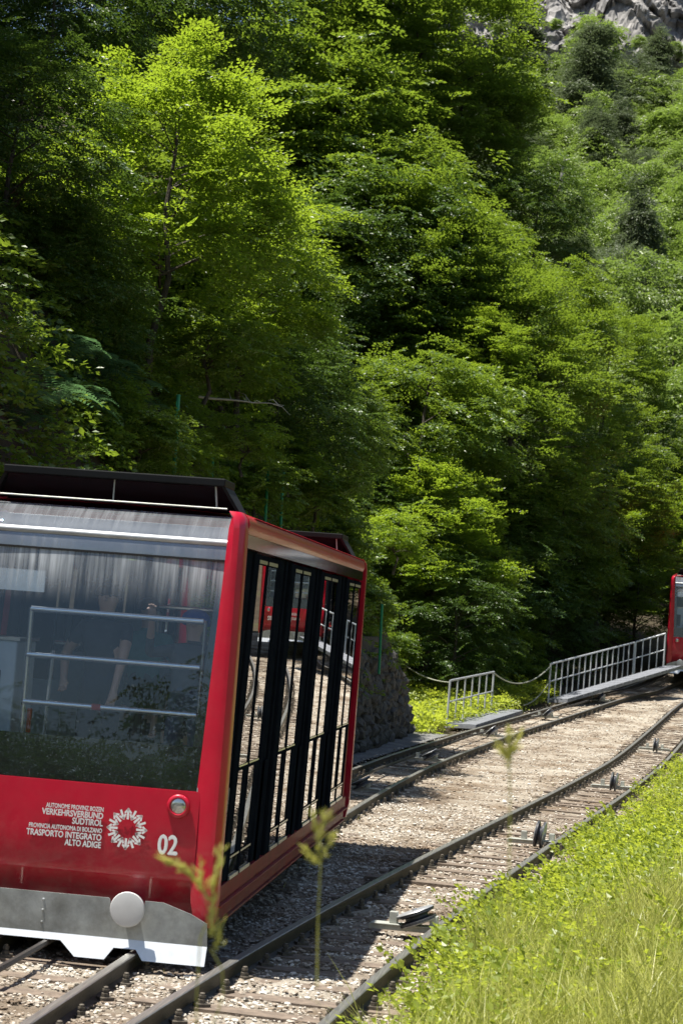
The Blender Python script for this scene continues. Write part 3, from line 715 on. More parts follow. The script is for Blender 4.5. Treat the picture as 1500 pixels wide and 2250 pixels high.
    # --- roof fairings
    for y0, y1 in ((.50, .98), (LEN-.62, LEN+.02)):
        mb = MB(); mb.box((-.90, y0, 3.600), (.90, y1, 3.662)); fo = mb.obj("roof_fairing", M['fairing'], car, bevel=.008)
        for s in (-1, 1):
            mb = MB()
            v = [(s*.90, y0+.02, 3.599), (s*1.02, y0+.10, 3.408), (s*1.02, y1-.02, 3.408), (s*.90, y1-.02, 3.599)]
            v2 = [(x-s*.03, y, z) for x, y, z in v]
            mb.add(v+v2, [(0, 1, 2, 3), (7, 6, 5, 4), (0, 4, 5, 1), (1, 5, 6, 2), (2, 6, 7, 3), (3, 7, 4, 0)])
            mb.obj("fairing_side", M['fairing'], fo)
        mb = MB(); mb.add([(-.88, y0+.06, 3.598), (.88, y0+.06, 3.598), (.98, y0+.28, 3.415), (-.98, y0+.28, 3.415)], [(0, 1, 2, 3)]); mb.obj("fairing_glass", M['fairglass'], fo); mb = MB(); mb.add([(-.88, y1-.04, 3.598), (.88, y1-.04, 3.598), (.98, y1-.04, 3.41), (-.98, y1-.04, 3.41)], [(3, 2, 1, 0)])
        mb.obj("fairing_glass", M['fairglass'], fo)
        mb = MB(); mb.tube([(-.99, y0+.02, 3.425), (.93, y0+.02, 3.425)], .007, 8); mb.tube([(0, y0+.05, 3.43), (0, y0+.05, 3.599)], .006, 6); mb.tube([(.84, y0+.05, 3.43), (.82, y0+.05, 3.599)], .008, 6); mb.obj("fairing_rail", M['bracket'], fo, smooth=True)
    # --- headlamps, buffers, plough
    for s in (-1, 1):
        ring = MB().lathe([(0, .090), (.012, .088), (.019, .080), (.020, .066), (.010, .060), (.004, .058)], (0, -1, 0), (s*.827, -.004, 1.118), 28).obj("headlamp", M['red'], car, smooth=True)
        MB().lathe([(.0, .057), (.006, .057), (.012, .042), (.015, .022), (.016, .004)], (0, -1, 0), (s*.827, -.006, 1.118), 24).obj("lens", M['lens'], ring, smooth=True)
        MB().lathe([(-.30, .060), (.10, .060), (.101, .128), (.128, .133), (.137, .128), (.142, .10), (.1425, .01)], (0, -1, 0), (.528 if s > 0 else -.66, -.02, .330), 32).obj("buffer", M['buffer'], car, smooth=True)
    half = [(0, .392), (.36, .392), (.372, .38), (.385, .33), (.405, .27), (.45, .22), (.508, .20), (.566, .22), (.61, .27), (.632, .33), (.642, .392), (.78, .392), (1.00, .325), (1.128, .262), (1.140, .095), (0, .095)]
    for s in (-1, 1):
        poly = [(s*x, z) for x, z in half]
        if s < 0: poly = [(-x, z) for x, z in half if x == 0 or x > .7][::-1]
        mb = MB(); mb.prism(poly, -.062, -.050); mb.obj("plough_plate", M['zinc'], car)
        low = [(.0, .094), (1.140, .094), (1.139, -.045), (.665, -.045), (.605, .028), (.435, .028), (.375, -.060), (.145, -.060), (.02, .045), (0, .045)][::-1]
        poly = [(s*x, z) for x, z in low]
        if s < 0: poly = [(0, .094), (-1.14, .094), (-1.139, -.045), (-.70, -.045), (-.64, .045), (0, .045)]
        mb = MB(); mb.prism(poly, -.062, -.050, fn=lambda p: (p[0], p[1]-(.094-p[2])*.42, p[2])); mb.obj("plough_flap", M['zinclow'], car)
        for h in (.335, .255, .165):
            if s < 0: MB().lathe([(0, .011), (.004, .010), (.008, .004)], (0, -1, 0), (-.14, -.062, h), 10).obj("rivet", M['zinc'], car, smooth=True)
    # --- lettering
    T_ = [("AUTONOME PROVINZ BOZEN", .048, 1.027, .68), ("VERKEHRSVERBUND", .066, .972, .79), ("S\u00dcDTIROL", .066, .918, .77), ("PROVINCIA AUTONOMA DI BOLZANO", .048, .866, .675), ("TRASPORTO INTEGRATO", .066, .808, .77), ("ALTO ADIGE", .066, .752, .74)]
    for tx, sz, z, sx in T_:
        link("lettering", text_mesh(tx, sz, 'RIGHT', .258, z, -.0175, (.0022 if sz > .06 else .0015), sx, M['white']), car)
    link("number", text_mesh("02", .205, 'CENTER', .772, .752, -.0175, .006, .76, M['white'], "number"), car)
    em = MB(); cx, cz, y = .448, .915, -.0185
    for k in range(16):
        a = math.pi/2+k*math.pi/8; outw = k % 2 == 0
        ca, sa = math.cos(a), math.sin(a)
        tip, tail = (.160, .072) if outw else (.070, .152)
        dr = 1 if outw else -1
        def P(r_, t_): return (cx+ca*r_-sa*t_, y, cz+sa*r_+ca*t_)
        w_ = .0088
        em.add([P(tail, -w_), P(tip-dr*.006, -w_), P(tip-dr*.006, w_), P(tail, w_)], [(0, 1, 2, 3)])
        for sg in (-1, 1):
            hl = .036
            em.add([P(tip, 0), P(tip-dr*hl, sg*hl*.86), P(tip-dr*(hl+.010), sg*(hl*.86-.012)), P(tip-dr*.020, 0)], [(0, 1, 2, 3)])
    em.obj("emblem", M['white'], car)
    return car
car = make_car()
tagit(car, "near red funicular railcar numbered 02 with passengers behind its windscreen", "railcar", "red funicular railcars on the left track")
car2 = copy_tree(car)
u2 = 52.6
_q = (Matrix.Rotation(TH+.05, 4, 'X') @ Matrix.Rotation(-math.radians(4.0), 4, 'Z'))
car2.rotation_euler = _q.to_euler(); car2.location = W(*atZ(1462, 1478, 71))-(_q @ Vector((-1.14, -.09, -.045)))
tagit(car2, "far red railcar cut off by the picture edge beside the railing's upper end", "railcar", "red funicular railcars on the left track")

# ------------------------------------------------------------------ passengers
SKIN = simple('skin', (.60, .38, .28), .5)
def person(label, loc, joints, mats, split, cap=None, hair=None, yaw=0.0, scale=1.0):
    """joints: name -> (pos, radius, parent); mats by region; split: function(center, nearest joint) -> material index"""
    names = list(joints); idx = {n: i for i, n in enumerate(names)}
    me = bpy.data.meshes.new("person"); me.from_pydata([joints[n][0] for n in names], [(idx[n], idx[joints[n][2]]) for n in names if joints[n][2]], [])
    o = link("person", me)
    sk = o.modifiers.new("skin", 'SKIN')
    for n in names:
        rr = joints[n][1]; d = me.skin_vertices[0].data[idx[n]]; d.radius = (rr, rr) if not isinstance(rr, tuple) else rr; d.use_root = (n == 'pelvis')
    sb = o.modifiers.new("sub", 'SUBSURF'); sb.levels = 2; sb.render_levels = 2
    dg = bpy.context.evaluated_depsgraph_get(); nm = bpy.data.meshes.new_from_object(o.evaluated_get(dg))
    o.modifiers.clear(); o.data = nm; nm.name = "person"
    nm.materials.clear()
    for x in mats: nm.materials.append(x)
    pts = [Vector(joints[n][0]) for n in names]
    for p in nm.polygons:
        c = p.center; k = min(range(len(pts)), key=lambda i: (pts[i]-c).length-(.5*(joints[names[i]][1] if not isinstance(joints[names[i]][1], tuple) else joints[names[i]][1][0])))
        p.material_index = split(names[k], c); p.use_smooth = True
    o.location = loc; o.rotation_euler = (0, 0, yaw); o.scale = (scale,)*3
    tagit(o, label, "person")
    hp = Vector(joints['head'][0])
    if cap or hair:
        mb = MB(); prof = [(-.005, .118), (.03, .122), (.07, .108), (.10, .075), (.118, .02)]
        mb.lathe(prof, (0, .12, 1), hp+Vector((0, .005, .02)), 16)
        if cap: mb.add([tuple(hp+Vector((math.sin(a)*r_, -math.cos(a)*r_*1.0, .025-.1*(r_-.11)))) for a in np.linspace(-1, 1, 7) for r_ in (.112, .19)], [(2*i, 2*i+2, 2*i+3, 2*i+1) for i in range(6)])
        mb.obj("cap" if cap else "hair", cap or hair, o, smooth=True)
    f = MB(); f.lathe([(0, .018), (.02, .012), (.028, .004)], (0, -1, -.15), hp+Vector((0, -.095, -.01)), 8); f.obj("nose", mats[0], o, smooth=True)
    f = MB()
    for s in (-1, 1): f.lathe([(0, .014), (.008, .010), (.011, .003)], (0, -1, 0), hp+Vector((s*.036, -.094, .022)), 8)
    f.box((-.028, -.100, -.052), (.028, -.088, -.046)); f.obj("eyes_and_mouth", M['cabind'], o)
    return o
def body(H, lean=0.0, hl=None, hr=None, el=None, er=None):
    k = H/1.75
    J = {'pelvis': ((0, 0, .95*k), .145*k, None), 'spine': ((0, lean*.3, 1.12*k), .135*k, 'pelvis'), 'chest': ((0, lean*.7, 1.32*k), .155*k, 'spine'), 'neckb': ((0, lean, 1.46*k), .075*k, 'chest'),
         'neck': ((0, lean-.01, 1.52*k), .055*k, 'neckb'), 'head': ((0, lean-.02, 1.63*k), .10*k, 'neck'), 'crown': ((0, lean-.005, 1.71*k), .075*k, 'head')}
    for s, n, hh, ee in ((-1, 'l', hl, el), (1, 'r', hr, er)):
        hh = hh or (s*.27*k, -.05, .80*k); ee = ee or (s*.29*k, .02, 1.10*k)
        J['sh'+n] = ((s*.19*k, lean*.9, 1.40*k), .065*k, 'chest'); J['el'+n] = (ee, .045*k, 'sh'+n); J['wr'+n] = (tuple(np.array(ee)*.12+np.array(hh)*.88), .030*k, 'el'+n)
        hv = Vector(hh); dv = (hv-Vector(ee)).normalized()
        J['hand'+n] = (tuple(hv+dv*.03), .034*k, 'wr'+n)
        side = dv.cross(Vector((0, 1, .01))).normalized()
        for q in range(4):
            off_ = side*(q-1.5)*.019*k
            J['f%d%s' % (q, n)] = (tuple(hv+dv*.085*k+off_), .0095, 'hand'+n); J['g%d%s' % (q, n)] = (tuple(hv+dv*(.10+.012*(1.5-abs(q-1.5)))*k+off_+Vector((0, -.035, -.01))), .008, 'f%d%s' % (q, n))
        J['th'+n] = (tuple(hv+dv*.04*k+side*.05*k+Vector((0, -.02, 0))), .010, 'hand'+n)
        J['hip'+n] = ((s*.095*k, 0, .88*k), .10*k, 'pelvis'); J['kn'+n] = ((s*.11*k, -.02, .50*k), .068*k, 'hip'+n); J['an'+n] = ((s*.11*k, .03, .09*k), .045*k, 'kn'+n); J['to'+n] = ((s*.125*k, -.14*k, .045*k), .038*k, 'an'+n)
    return J
def splitter(arm_skin=False, leg_skin=False):
    def f(n, c):
        if n in ('neck', 'head', 'crown') or n[:4] == 'hand' or n[:1] in 'fg' or n[:2] in ('wr', 'th'): return 0
        if arm_skin and n[:2] == 'el': return 0
        if n[:2] in ('hi', 'kn', 'an') or n == 'pelvis': return 2 if not (leg_skin and n[:2] in ('kn', 'an')) else 0
        if n[:2] == 'to': return 3
        return 1
    return f
SHOE = simple('shoe', (.05, .045, .04), .6)
cloth = lambda n, c: simple(n, c, .9, var=.25, scale=5, bump=.3, bscale=14)
J = body(1.62, 0, hl=(-.24, -.62, 1.50), el=(-.30, -.30, 1.22), hr=(.22, -.12, .95), er=(.30, .05, 1.1))
pb = person("person in blue cap and grey jacket holding the top bar by the right pillar", W(.62, 1.02, .985), J, [SKIN, cloth('grey_jacket', (.10, .105, .11)), cloth('blue_grey_trousers', (.10, .12, .17)), SHOE], splitter(), cap=simple('blue_cap', (.03, .06, .35), .8))
mb = MB(); mb.box((.20, -.085, 1.16), (.31, -.07, 1.27)); mb.obj("arm_patch", simple('patch', (.55, .42, .22), .8), pb, bevel=.01)
J = body(1.78, -.10, hl=(-.30, -.12, .95), el=(-.36, .08, 1.2), hr=(.17, -.30, .86), er=(.20, -.20, 1.20))
person("person in dark jacket with bare forearm, left of centre behind the bars", W(-.16, 1.25, .985), J, [SKIN, cloth('charcoal_jacket', (.035, .037, .045)), cloth('navy_trousers', (.03, .035, .055)), SHOE], splitter(arm_skin=True), hair=simple('dark_hair', (.02, .016, .014), .7))
J = body(1.30, 0)
person("shorter person in black cap standing behind the person in blue cap", W(.42, 1.75, .985), J, [SKIN, cloth('black_jacket', (.02, .02, .025)), cloth('dark_trousers', (.03, .035, .05)), SHOE], splitter(), cap=simple('black_cap', (.012, .012, .014), .8))
J = body(1.70, .02)
person("person in teal jacket half hidden behind the dark jacketed one", W(.02, 2.0, .985), J, [SKIN, cloth('teal_jacket', (.10, .30, .29)), cloth('teal_trousers', (.05, .08, .09)), SHOE], splitter(), hair=simple('brown_hair', (.05, .03, .02), .7))

# ------------------------------------------------------------------ stone retaining wall at the foot of the hillside
wall = empty("stone_wall", W(0, 0, 0), FR); tagit(wall, "dark dry stone retaining wall with a sloping end beside the shaded path", "stone wall")
def wall_top(u): return 2.35*np.clip((34.9-u)/3.2, 0.0, 1)**.55+.02
core = MB(); U_ = list(np.arange(6, 34.6, .8))+[34.7]
V = []
for u in U_:
    l = float(lw(min(u, 33.99))); tp = float(wall_top(u)); z0 = float(hT(u))-.3
    V += [(l+.02, u, z0), (l-.28, u, tp-.06), (l-1.1, u, tp-.06), (l-1.1, u, z0)]
n = len(U_)
core.add(V, [(i*4+k, i*4+(k+1) % 4, i*4+4+(k+1) % 4, i*4+4+k) for i in range(n-1) for k in range(4)]+[(0, 1, 2, 3), tuple((n-1)*4+k for k in (3, 2, 1, 0))])
core.obj("wall_core", M['mortar'], wall)
protos = []
for k in range(7):
    r_ = np.random.default_rng(100+k)
    v, f = stones(np.zeros((1, 3)), np.ones(1), r_, 1.0)
    protos.append(npmesh("stone", v, f, M['stone']))
rs = np.random.default_rng(5); cnt = 0
for row in range(11):
    u = 25.0+rs.uniform(0, .3); z = .02+row*.225
    while u < 34.75:
        w_ = rs.uniform(.16, .42)
        if z < float(wall_top(u+w_*.5))+.02 and cnt < 298:
            l = float(lw(min(u+w_/2, 33.99)))-z*.12
            link("stone", protos[rs.integers(7)], wall, (l-.02+rs.uniform(-.03, .05), u+w_/2, z+float(hT(u))+rs.uniform(-.07, .07)), (rs.uniform(-.9, .9), rs.uniform(-.2, .2), rs.uniform(-.3, .3)), (rs.uniform(.10, .17), w_*rs.uniform(.5, .8), rs.uniform(.12, .24))); cnt += 1
        u += w_*.93
for q in range(15):     # stones of the end face, turned to the camera
    z = .05+rs.random()*1.9; d = rs.uniform(.05, 1.0)
    us_ = 34.75-.45*z
    if cnt < 300:
        link("stone", protos[rs.integers(7)], wall, (-.05-d, us_, z), (rs.uniform(-.3, .3),)*3, (rs.uniform(.14, .24), .12, rs.uniform(.10, .17))); cnt += 1

# ------------------------------------------------------------------ railings, decks, ropes, posts
def on_h(px, py):
    """photo point on the rising track plane, remapped in depth as the railings' heights require"""
    v = np.array([px-750., py-1125., F]); nrm = _N
    t = (_O @ nrm)/(v @ nrm); Zf = t*F; Z = Zf if Zf < 42 else 42+26*(1-math.exp(-(Zf-42)/26))
    return B @ (v*(Z/F)-_O)
def railing(name, label, p0, p1, n, hgt, step=None):
    e = empty(name, W(0, 0, 0)); tagit(e, label, "railing", "galvanised railings on the footbridges")
    p0, p1 = Vector(p0), Vector(p1); up = Vector((0, 0, 1))
    def at(t): return p0.lerp(p1, t)
    for t0, t1 in ((0, 1),):
        for hh, rr in ((hgt, .030), (hgt*.50, .022)):
            MB().tube([at(0)+up*hh, at(1)+up*hh], rr, 8).obj("rail", M['rail_galv'], e, smooth=True)
    for i in range(n+1):
        b = at(i/n); MB().tube([b-up*.12, b+up*(hgt-.01)], .030 if i in (0, n) else .022, 8).obj("post", M['rail_galv'], e, smooth=True)
    return e
def deck(label, p0, p1, wd, drop=.0):
    e = empty("footbridge_deck", W(0, 0, 0)); tagit(e, label, "footbridge", "grey footbridge decks beside the left track")
    p0, p1 = Vector(p0), Vector(p1); d = (p1-p0); L_ = d.length; d.normalize(); sd = d.cross(Vector((0, 0, 1))).normalized()
    mb = MB(); q = [p0, p1, p1+sd*wd, p0+sd*wd]
    mb.add([v-Vector((0, 0, .02)) for v in q]+[v-Vector((0, 0, .10)) for v in q], [(0, 3, 2, 1), (4, 5, 6, 7), (0, 1, 5, 4), (1, 2, 6, 5), (2, 3, 7, 6), (3, 0, 4, 7)]); mb.obj("beam", M['deck'], e)
    k = int(L_/.45); pm = None
    for i in range(k):
        a = p0+d*(L_*i/k+.02); b = p0+d*(L_*(i+1)/k-.02); q = [a, b, b+sd*wd, a+sd*wd]
        mb = MB(); mb.add([v+Vector((0, 0, .015)) for v in q]+[v-Vector((0, 0, .018)) for v in q], [(0, 3, 2, 1), (4, 5, 6, 7), (0, 1, 5, 4), (1, 2, 6, 5), (2, 3, 7, 6), (3, 0, 4, 7)]); mb.obj("deck_panel", M['deck'], e)
        mb = MB(); mb.box((-.03, -.02, 0), (.03, .02, .09)); mb.obj("stud", M['cable'], e, loc=a+Vector((0, 0, .015))) if False else None
    return e
def wp(px, py, dh=0.0):
    p = on_h(px, py); return W(p[0], p[1], p[2]+dh)
s0, s1 = wp(981, 1590), wp(1078, 1562)
railing("footbridge_railing", "short grey railing with six bars on the small bridge in the sunny clearing", s0, s1, 6, 1.13)
deck("short grey footbridge deck below the short railing", s0, s1+(s1-s0)*.15, .78)
g0, g1, g2 = wp(1204, 1537), wp(1283, 1512), wp(1462, 1464)
railing("footbridge_railing", "long grey railing sloping up to the far railcar, lower section", g0, wp(1389, 1484), 15, 1.12)
railing("footbridge_railing", "last section of grey railing just left of the far railcar", wp(1392, 1483), wp(1457, 1464), 4, 1.12)
deck("long sloping grey footbridge deck under the long railing", g0, wp(1457, 1464), .72)
def rope(label, a, b, sag):
    a, b = Vector(a), Vector(b); pts = [a.lerp(b, t)-Vector((0, 0, sag*4*t*(1-t))) for t in np.linspace(0, 1, 17)]
    tagit(MB().tube(pts, .020, 6).obj("rope", M['rope'], smooth=True), label, "rope", "ropes strung between the railings")
up = Vector((0, 0, 1))
post_b = wp(884, 1522); post_t = post_b+up*1.25+Vector((.08, 0, 0))
tagit(MB().tube([post_b-up*.6, post_b+up*.5, post_t], [.045, .042, .036], 8).obj("wooden_post", M['oldwood'], smooth=True), "weathered grey wooden post leaning beside the end of the stone wall", "post")
rope("pale rope from the wooden post to the short railing", post_t-up*.45, s0+up*1.08, .10)
rope("sagging rope between the short railing and the top of the long railing", s1+up*1.10, g0+up*1.05, .42)
rope("lower rope running from the long railing down into the clearing", wp(1150, 1550), g0+up*.55, .15)
posts = [(393, 962, 30.2, 92, "bright green sunlit metal post on the slope above the near railcar"), (469, 1048, 34, 50, "dim green post left of the pair above the railcar roof"),
         (590, 1095, 37, 80, "green post, left one of the shaded pair behind the railcar roof"), (623, 1118, 38, 78, "green post, right one of the shaded pair behind the railcar roof"), (840, 1392, 44, 62, "green post on top of the stone wall behind the railcar")]
for px, py, Z, hp, lab in posts:
    p = W(*atZ(px, py, Z)); tp = W(*atZ(px-1, py-hp, Z))
    e = empty("fence_post", p); tagit(e, lab, "fence post", "green fence posts on the hillside")
    MB().tube([(0, 0, -.9), tp-p], .030, 8).obj("pole", M['greenpost'], e, smooth=True); MB().lathe([(0, .034), (.012, .034), (.02, .02)], (0, 0, 1), tp-p, 8).obj("cap", M['greenpost'], e)

# ------------------------------------------------------------------ foliage builders
def leaf_quads(P, D, Nn, ln, wdt, r):
    """diamond leaves: base P, direction D, normal Nn"""
    S = np.cross(D, Nn); n = len(P)
    ln = ln[:, None]; wdt = wdt[:, None]
    a = P; c = P+D*ln; mid = P+D*ln*.45
    b = mid+S*wdt+Nn*wdt*.30; d = mid-S*wdt+Nn*wdt*.30
    V = np.stack([a, b, c, d], 1).reshape(-1, 3)
    return V, np.arange(n*4).reshape(n, 4)
def norm(v): return v/np.maximum(np.linalg.norm(v, axis=-1, keepdims=True), 1e-9)
def spray_proto(r, L_=.6, nside=4, per=6, leaf=.085):
    """twig in the XY plane along +X with alternate leaves; returns leaf arrays"""
    P = []; D = []
    for k in range(nside*2+1):
        if k == nside*2: o = np.array([0, 0, 0.]); ang = 0; ll = L_
        else:
            s = 1 if k % 2 else -1; x0 = L_*(.1+.75*(k/2)/nside); ll = L_*(.62-.4*(k/2)/nside)*r.uniform(.8, 1.2); ang = s*r.uniform(.6, .95); o = np.array([x0, 0, 0])
        ca, sa = math.cos(ang), math.sin(ang)
        for j in range(per):
            t = (j+.8)/per; p = o+np.array([ca, sa, 0])*ll*t; s2 = 1 if j % 2 else -1; a2 = ang+s2*r.uniform(.6, 1.0)*(1 if j < per-1 else .1)
            P.append(p+[0, 0, -.35*p[0]**2]); D.append([math.cos(a2), math.sin(a2), r.uniform(-.55, .25)])
    P = np.array(P); D = norm(np.array(D)); n = len(P)
    Nn = norm(np.stack([r.normal(0, .48, n), r.normal(0, .48, n), np.ones(n)], -1)); Nn = norm(Nn-D*(Nn*D).sum(-1, keepdims=True))
    ln = leaf*r.uniform(.7, 1.25, n)
    return P, D, Nn, ln
def basis(ax, upv):
    x = norm(ax); z = norm(upv-x*(x*upv).sum(-1, keepdims=True)); y = np.cross(z, x); return np.stack([x, y, z], -1)
def crown_mesh(name, seed, rx, rz, npad, per_pad, leaf, material, spr=.6, shell=.55, droop=.25, padspread=.42, lean=(0, 0), wf=.30, nside=3, per=5, cone=0.0):
    r = np.random.default_rng(seed)
    protos = [spray_proto(r, spr, nside, per, leaf) for _ in range(5)]
    k = np.arange(npad)+.5; ph = np.arccos(1-1.75*k/npad); th = math.pi*(1+5**.5)*k
    dirs = np.stack([np.cos(th)*np.sin(ph), np.sin(th)*np.sin(ph), np.cos(ph)], -1)+r.normal(0, .14, (npad, 3)); dirs = norm(dirs)
    rad = (shell+(1-shell)*r.random(npad)**.6)*r.uniform(.82, 1.14, npad)
    Cn = dirs*rad[:, None]*np.array([rx, rx, rz])
    if cone: Cn[:, :2] *= np.clip(1-cone*(Cn[:, 2:3]+rz)/(2*rz), .12, 1)
    Cn[:, 0] += lean[0]*(Cn[:, 2]/rz)*rx; Cn[:, 1] += lean[1]*(Cn[:, 2]/rz)*rx
    Vs = []; nL = 0
    for i in range(npad):
        n = max(3, int(per_pad*r.uniform(.7, 1.3))); out = np.array([dirs[i, 0], dirs[i, 1], 0.25*dirs[i, 2]]); out = out/np.linalg.norm(out)
        az = math.atan2(out[1], out[0])+r.normal(0, .75, n)
        ax = np.stack([np.cos(az), np.sin(az), r.normal(-droop+.35*max(dirs[i, 2], 0), .16, n)], -1)
        upv = np.stack([r.normal(0, .25, n), r.normal(0, .25, n), np.ones(n)], -1)
        Rm = basis(norm(ax), upv)
        org = Cn[i]+np.stack([r.normal(0, padspread*rx*.42, n), r.normal(0, padspread*rx*.42, n), r.normal(0, .085*rx, n)], -1)-norm(ax)*spr*.3
        for q in range(n):
            P, D, Nn, ln = protos[r.integers(5)]; sc = r.uniform(.75, 1.25)
            V, _ = leaf_quads(P@Rm[q].T*sc+org[q], D@Rm[q].T, Nn@Rm[q].T, ln, ln*wf, r); Vs.append(V)
    V = np.concatenate(Vs); return npmesh(name, V, np.arange(len(V)).reshape(-1, 4), material), Cn
def trunk_mesh(name, seed, Cn, rz, base, r0, limbs=22):
    r = random.Random(seed); mb = MB(); top = rz*.75
    pts = [Vector((r.uniform(-.12, .12)*(i > 0), r.uniform(-.12, .12)*(i > 0), base+(top-base)*i/7)) for i in range(8)]
    mb.tube(pts, [r0*(1-.85*i/7) for i in range(8)], 8)
    ids = list(range(len(Cn))); r.shuffle(ids)
    for i in ids[:limbs]:
        c = Vector(Cn[i]); z = min(top*.9, c.z-c.xy.length*.35); z = max(z, base*.4); f_ = (z-base)/(top-base)
        o = Vector((0, 0, z)); mdl = o.lerp(c, .5)+Vector((0, 0, .12*c.xy.length))
        rr = r0*(1-.85*f_)*.5; mb.tube([o, mdl, c], [rr, rr*.6, rr*.15], 5, cap=False)
    return mb.mesh(name, M['bark'], True)
KINDS = {}
def kind(key, mt, seed, rx, rz, npad, pp, leaf, base, r0, **k):
    me, Cn = crown_mesh("crown", seed, rx, rz, npad, pp, leaf, M[mt], **k); KINDS[key] = (me, trunk_mesh("trunk", seed, Cn, rz, base, r0), rx)
kind('hornA', 'leafA', 1, 2.3, 3.0, 64, 21, .095, -7, .12, spr=.62, nside=3, per=5, droop=-.08, padspread=.30)
kind('hornB', 'leafA', 2, 2.3, 2.8, 60, 21, .095, -7, .12, spr=.62, nside=3, per=5, droop=.08, padspread=.30)
kind('beechA', 'leafB', 3, 3.0, 3.8, 76, 20, .115, -9, .18, spr=.75, nside=3, per=5, droop=-.18, padspread=.32)
kind('beechB', 'leafB', 4, 3.0, 3.4, 72, 20, .115, -9, .18, spr=.75, nside=3, per=5, droop=.28, padspread=.32)
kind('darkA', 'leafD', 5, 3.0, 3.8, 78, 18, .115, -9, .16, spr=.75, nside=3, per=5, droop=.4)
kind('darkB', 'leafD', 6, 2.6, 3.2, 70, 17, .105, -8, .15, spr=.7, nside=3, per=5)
kind('shrub', 'leafB', 7, 1.0, .85, 30, 12, .085, -1.2, .05, spr=.45, nside=3, per=5, padspread=.5, shell=.4)
kind('shrubL', 'leafA', 8, 1.0, .8, 26, 11, .080, -1.2, .05, spr=.45, nside=3, per=5, padspread=.5, shell=.4)
NT = [0]
def tree(key, px, py, Z, rpx, label, yaw=None, cat="tree", group=None, sq=1.0, nm=None):
    cm, tm, rx = KINDS[key]; p = atZ(px, py, Z); sc = rpx/F*Z/rx
    e = empty(nm or ("shrub" if 'shrub' in key else "leafy_tree"), W(*p)); e.rotation_euler = (0, 0, random.uniform(0, 6.28) if yaw is None else yaw); e.scale = (sc, sc, sc*sq)
    link("crown", cm, e); link("stem" if 'shrub' in key else "trunk", tm, e)
    tagit(e, label, cat, group); return e
TREES = [
 ('hornA', 375, 420, 33, 265, "bright yellow green tree at upper left, sunlit over the railcar", 0),
 ('hornB', 545, 610, 38.5, 190, "yellow green tree low right of the brightest one, with spreading tips", 0),
 ('darkA', 110, 60, 36, 210, "dark tree in the top left corner, left of the brightest crown", 0),
 ('darkB', 30, 330, 29, 220, "shaded dark green tree along the left picture edge", 0),
 ('darkB', 120, 640, 30, 190, "dark leafy tree over the ferns at left, in shade", 0),
 ('darkA', 330, -40, 44, 260, "dark tree behind the bright crown at the top left", 0),
 ('beechA', 600, 120, 71, 330, "tall dark tree at the top, left of the pale sunlit beech", 0),
 ('beechB', 690, 420, 73, 320, "very dark tree between the bright tree and the beech", 0),
 ('beechB', 700, 720, 71, 270, "dark tree in the middle of the forest edge", 0),
 ('darkA', 820, 640, 76, 220, "dark tree under the sunlit beech, deep in the forest", 0),
 ('beechB', 700, 960, 44, 150, "dim green tree right above the railcar's rear roof", 0),
 ('darkB', 610, 900, 41, 160, "shaded tree left of the dim one above the railcar roof", 0),
 ('beechA', 930, 130, 70, 240, "tall sunlit beech at the top centre, its edge against the far slope", 0),
 ('beechB', 800, 60, 72, 190, "sunlit treetop left of the tall beech at the top", 0),
 ('beechA', 1010, 330, 72, 160, "lower sunlit boughs of the tall beech's right neighbour", 0),
 ('beechB', 1040, 600, 70, 140, "sunlit round tree in the centre right, above the large one", 0),
 ('beechA', 950, 720, 74, 220, "dark tree hollow behind the round sunlit tree", 0),
 ('beechA', 1130, 920, 68, 210, "large mid green tree in the centre right with drooping boughs", 0),
 ('beechB', 930, 960, 70, 200, "dark tree left of the large mid green one", 0),
 ('hornA', 955, 1200, 66, 155, "bright yellow green tree right behind the railcar's rear end", 0),
 ('hornB', 880, 1290, 64, 95, "bright bushy tree just above the stone wall", 0),
 ('darkB', 1090, 1270, 69, 150, "dark tree behind the short railing", 0),
 ('beechB', 1230, 1200, 73, 150, "drooping green tree above the long railing", 0),
 ('darkB', 1210, 1380, 71, 110, "dark bushy tree right behind the long railing", 0),
 ('beechA', 1330, 1090, 80, 140, "sunlit tree left above the far railcar", 0),
 ('hornB', 1400, 1290, 80, 110, "bright green tree touching the far railcar's left side", 0),
 ('beechB', 1210, 700, 84, 130, "mid green tree on the forest edge below the dead trunk", 0),
 ('beechA', 1330, 830, 95, 130, "round green tree between the forest edge and the far slope", 0),
 ('beechB', 1450, 1020, 95, 130, "green tree high above the far railcar at the right edge", 0),
 ('darkA', 1180, 480, 90, 110, "dark tree on the forest edge beside the far slope", 0),
 ('hornB', 1060, 790, 74, 90, "small bright tree above the large mid green one", 0),
 ('darkB', 820, 1180, 71, 150, "dark tree left of the bright one behind the railcar", 0),
 ('darkA', 780, 850, 77, 200, "dark tree deep in the forest behind the railcar", 0),
 ('darkB', 1290, 1310, 84, 120, "dark tree behind the middle of the long railing", 0),
 ('beechA', 480, 430, 72, 300, "dark tree hidden behind the brightest crown", 0),
 ('darkB', 1000, 1370, 74, 130, "dark tree behind the wooden post", 0),
 ('beechB', 850, 490, 68, 200, "dark tree filling the gap below the tall beech", 0),
 ('beechA', 790, 330, 69, 180, "dark tree left under the tall beech", 0),
 ('hornA', 1480, 1180, 92, 110, "bright tree above the far railcar's roof", 0),
]
for i_, (k_, px, py, Z, rp, lab, g_) in enumerate(TREES):
    if Z > 55 and px < 1290 and not (px > 1050 and py > 1100): Z = 62.5+(1250-py)/1250*25+(i_ % 3-1)*1.8
    tree(k_, px, py, Z, rp, lab)
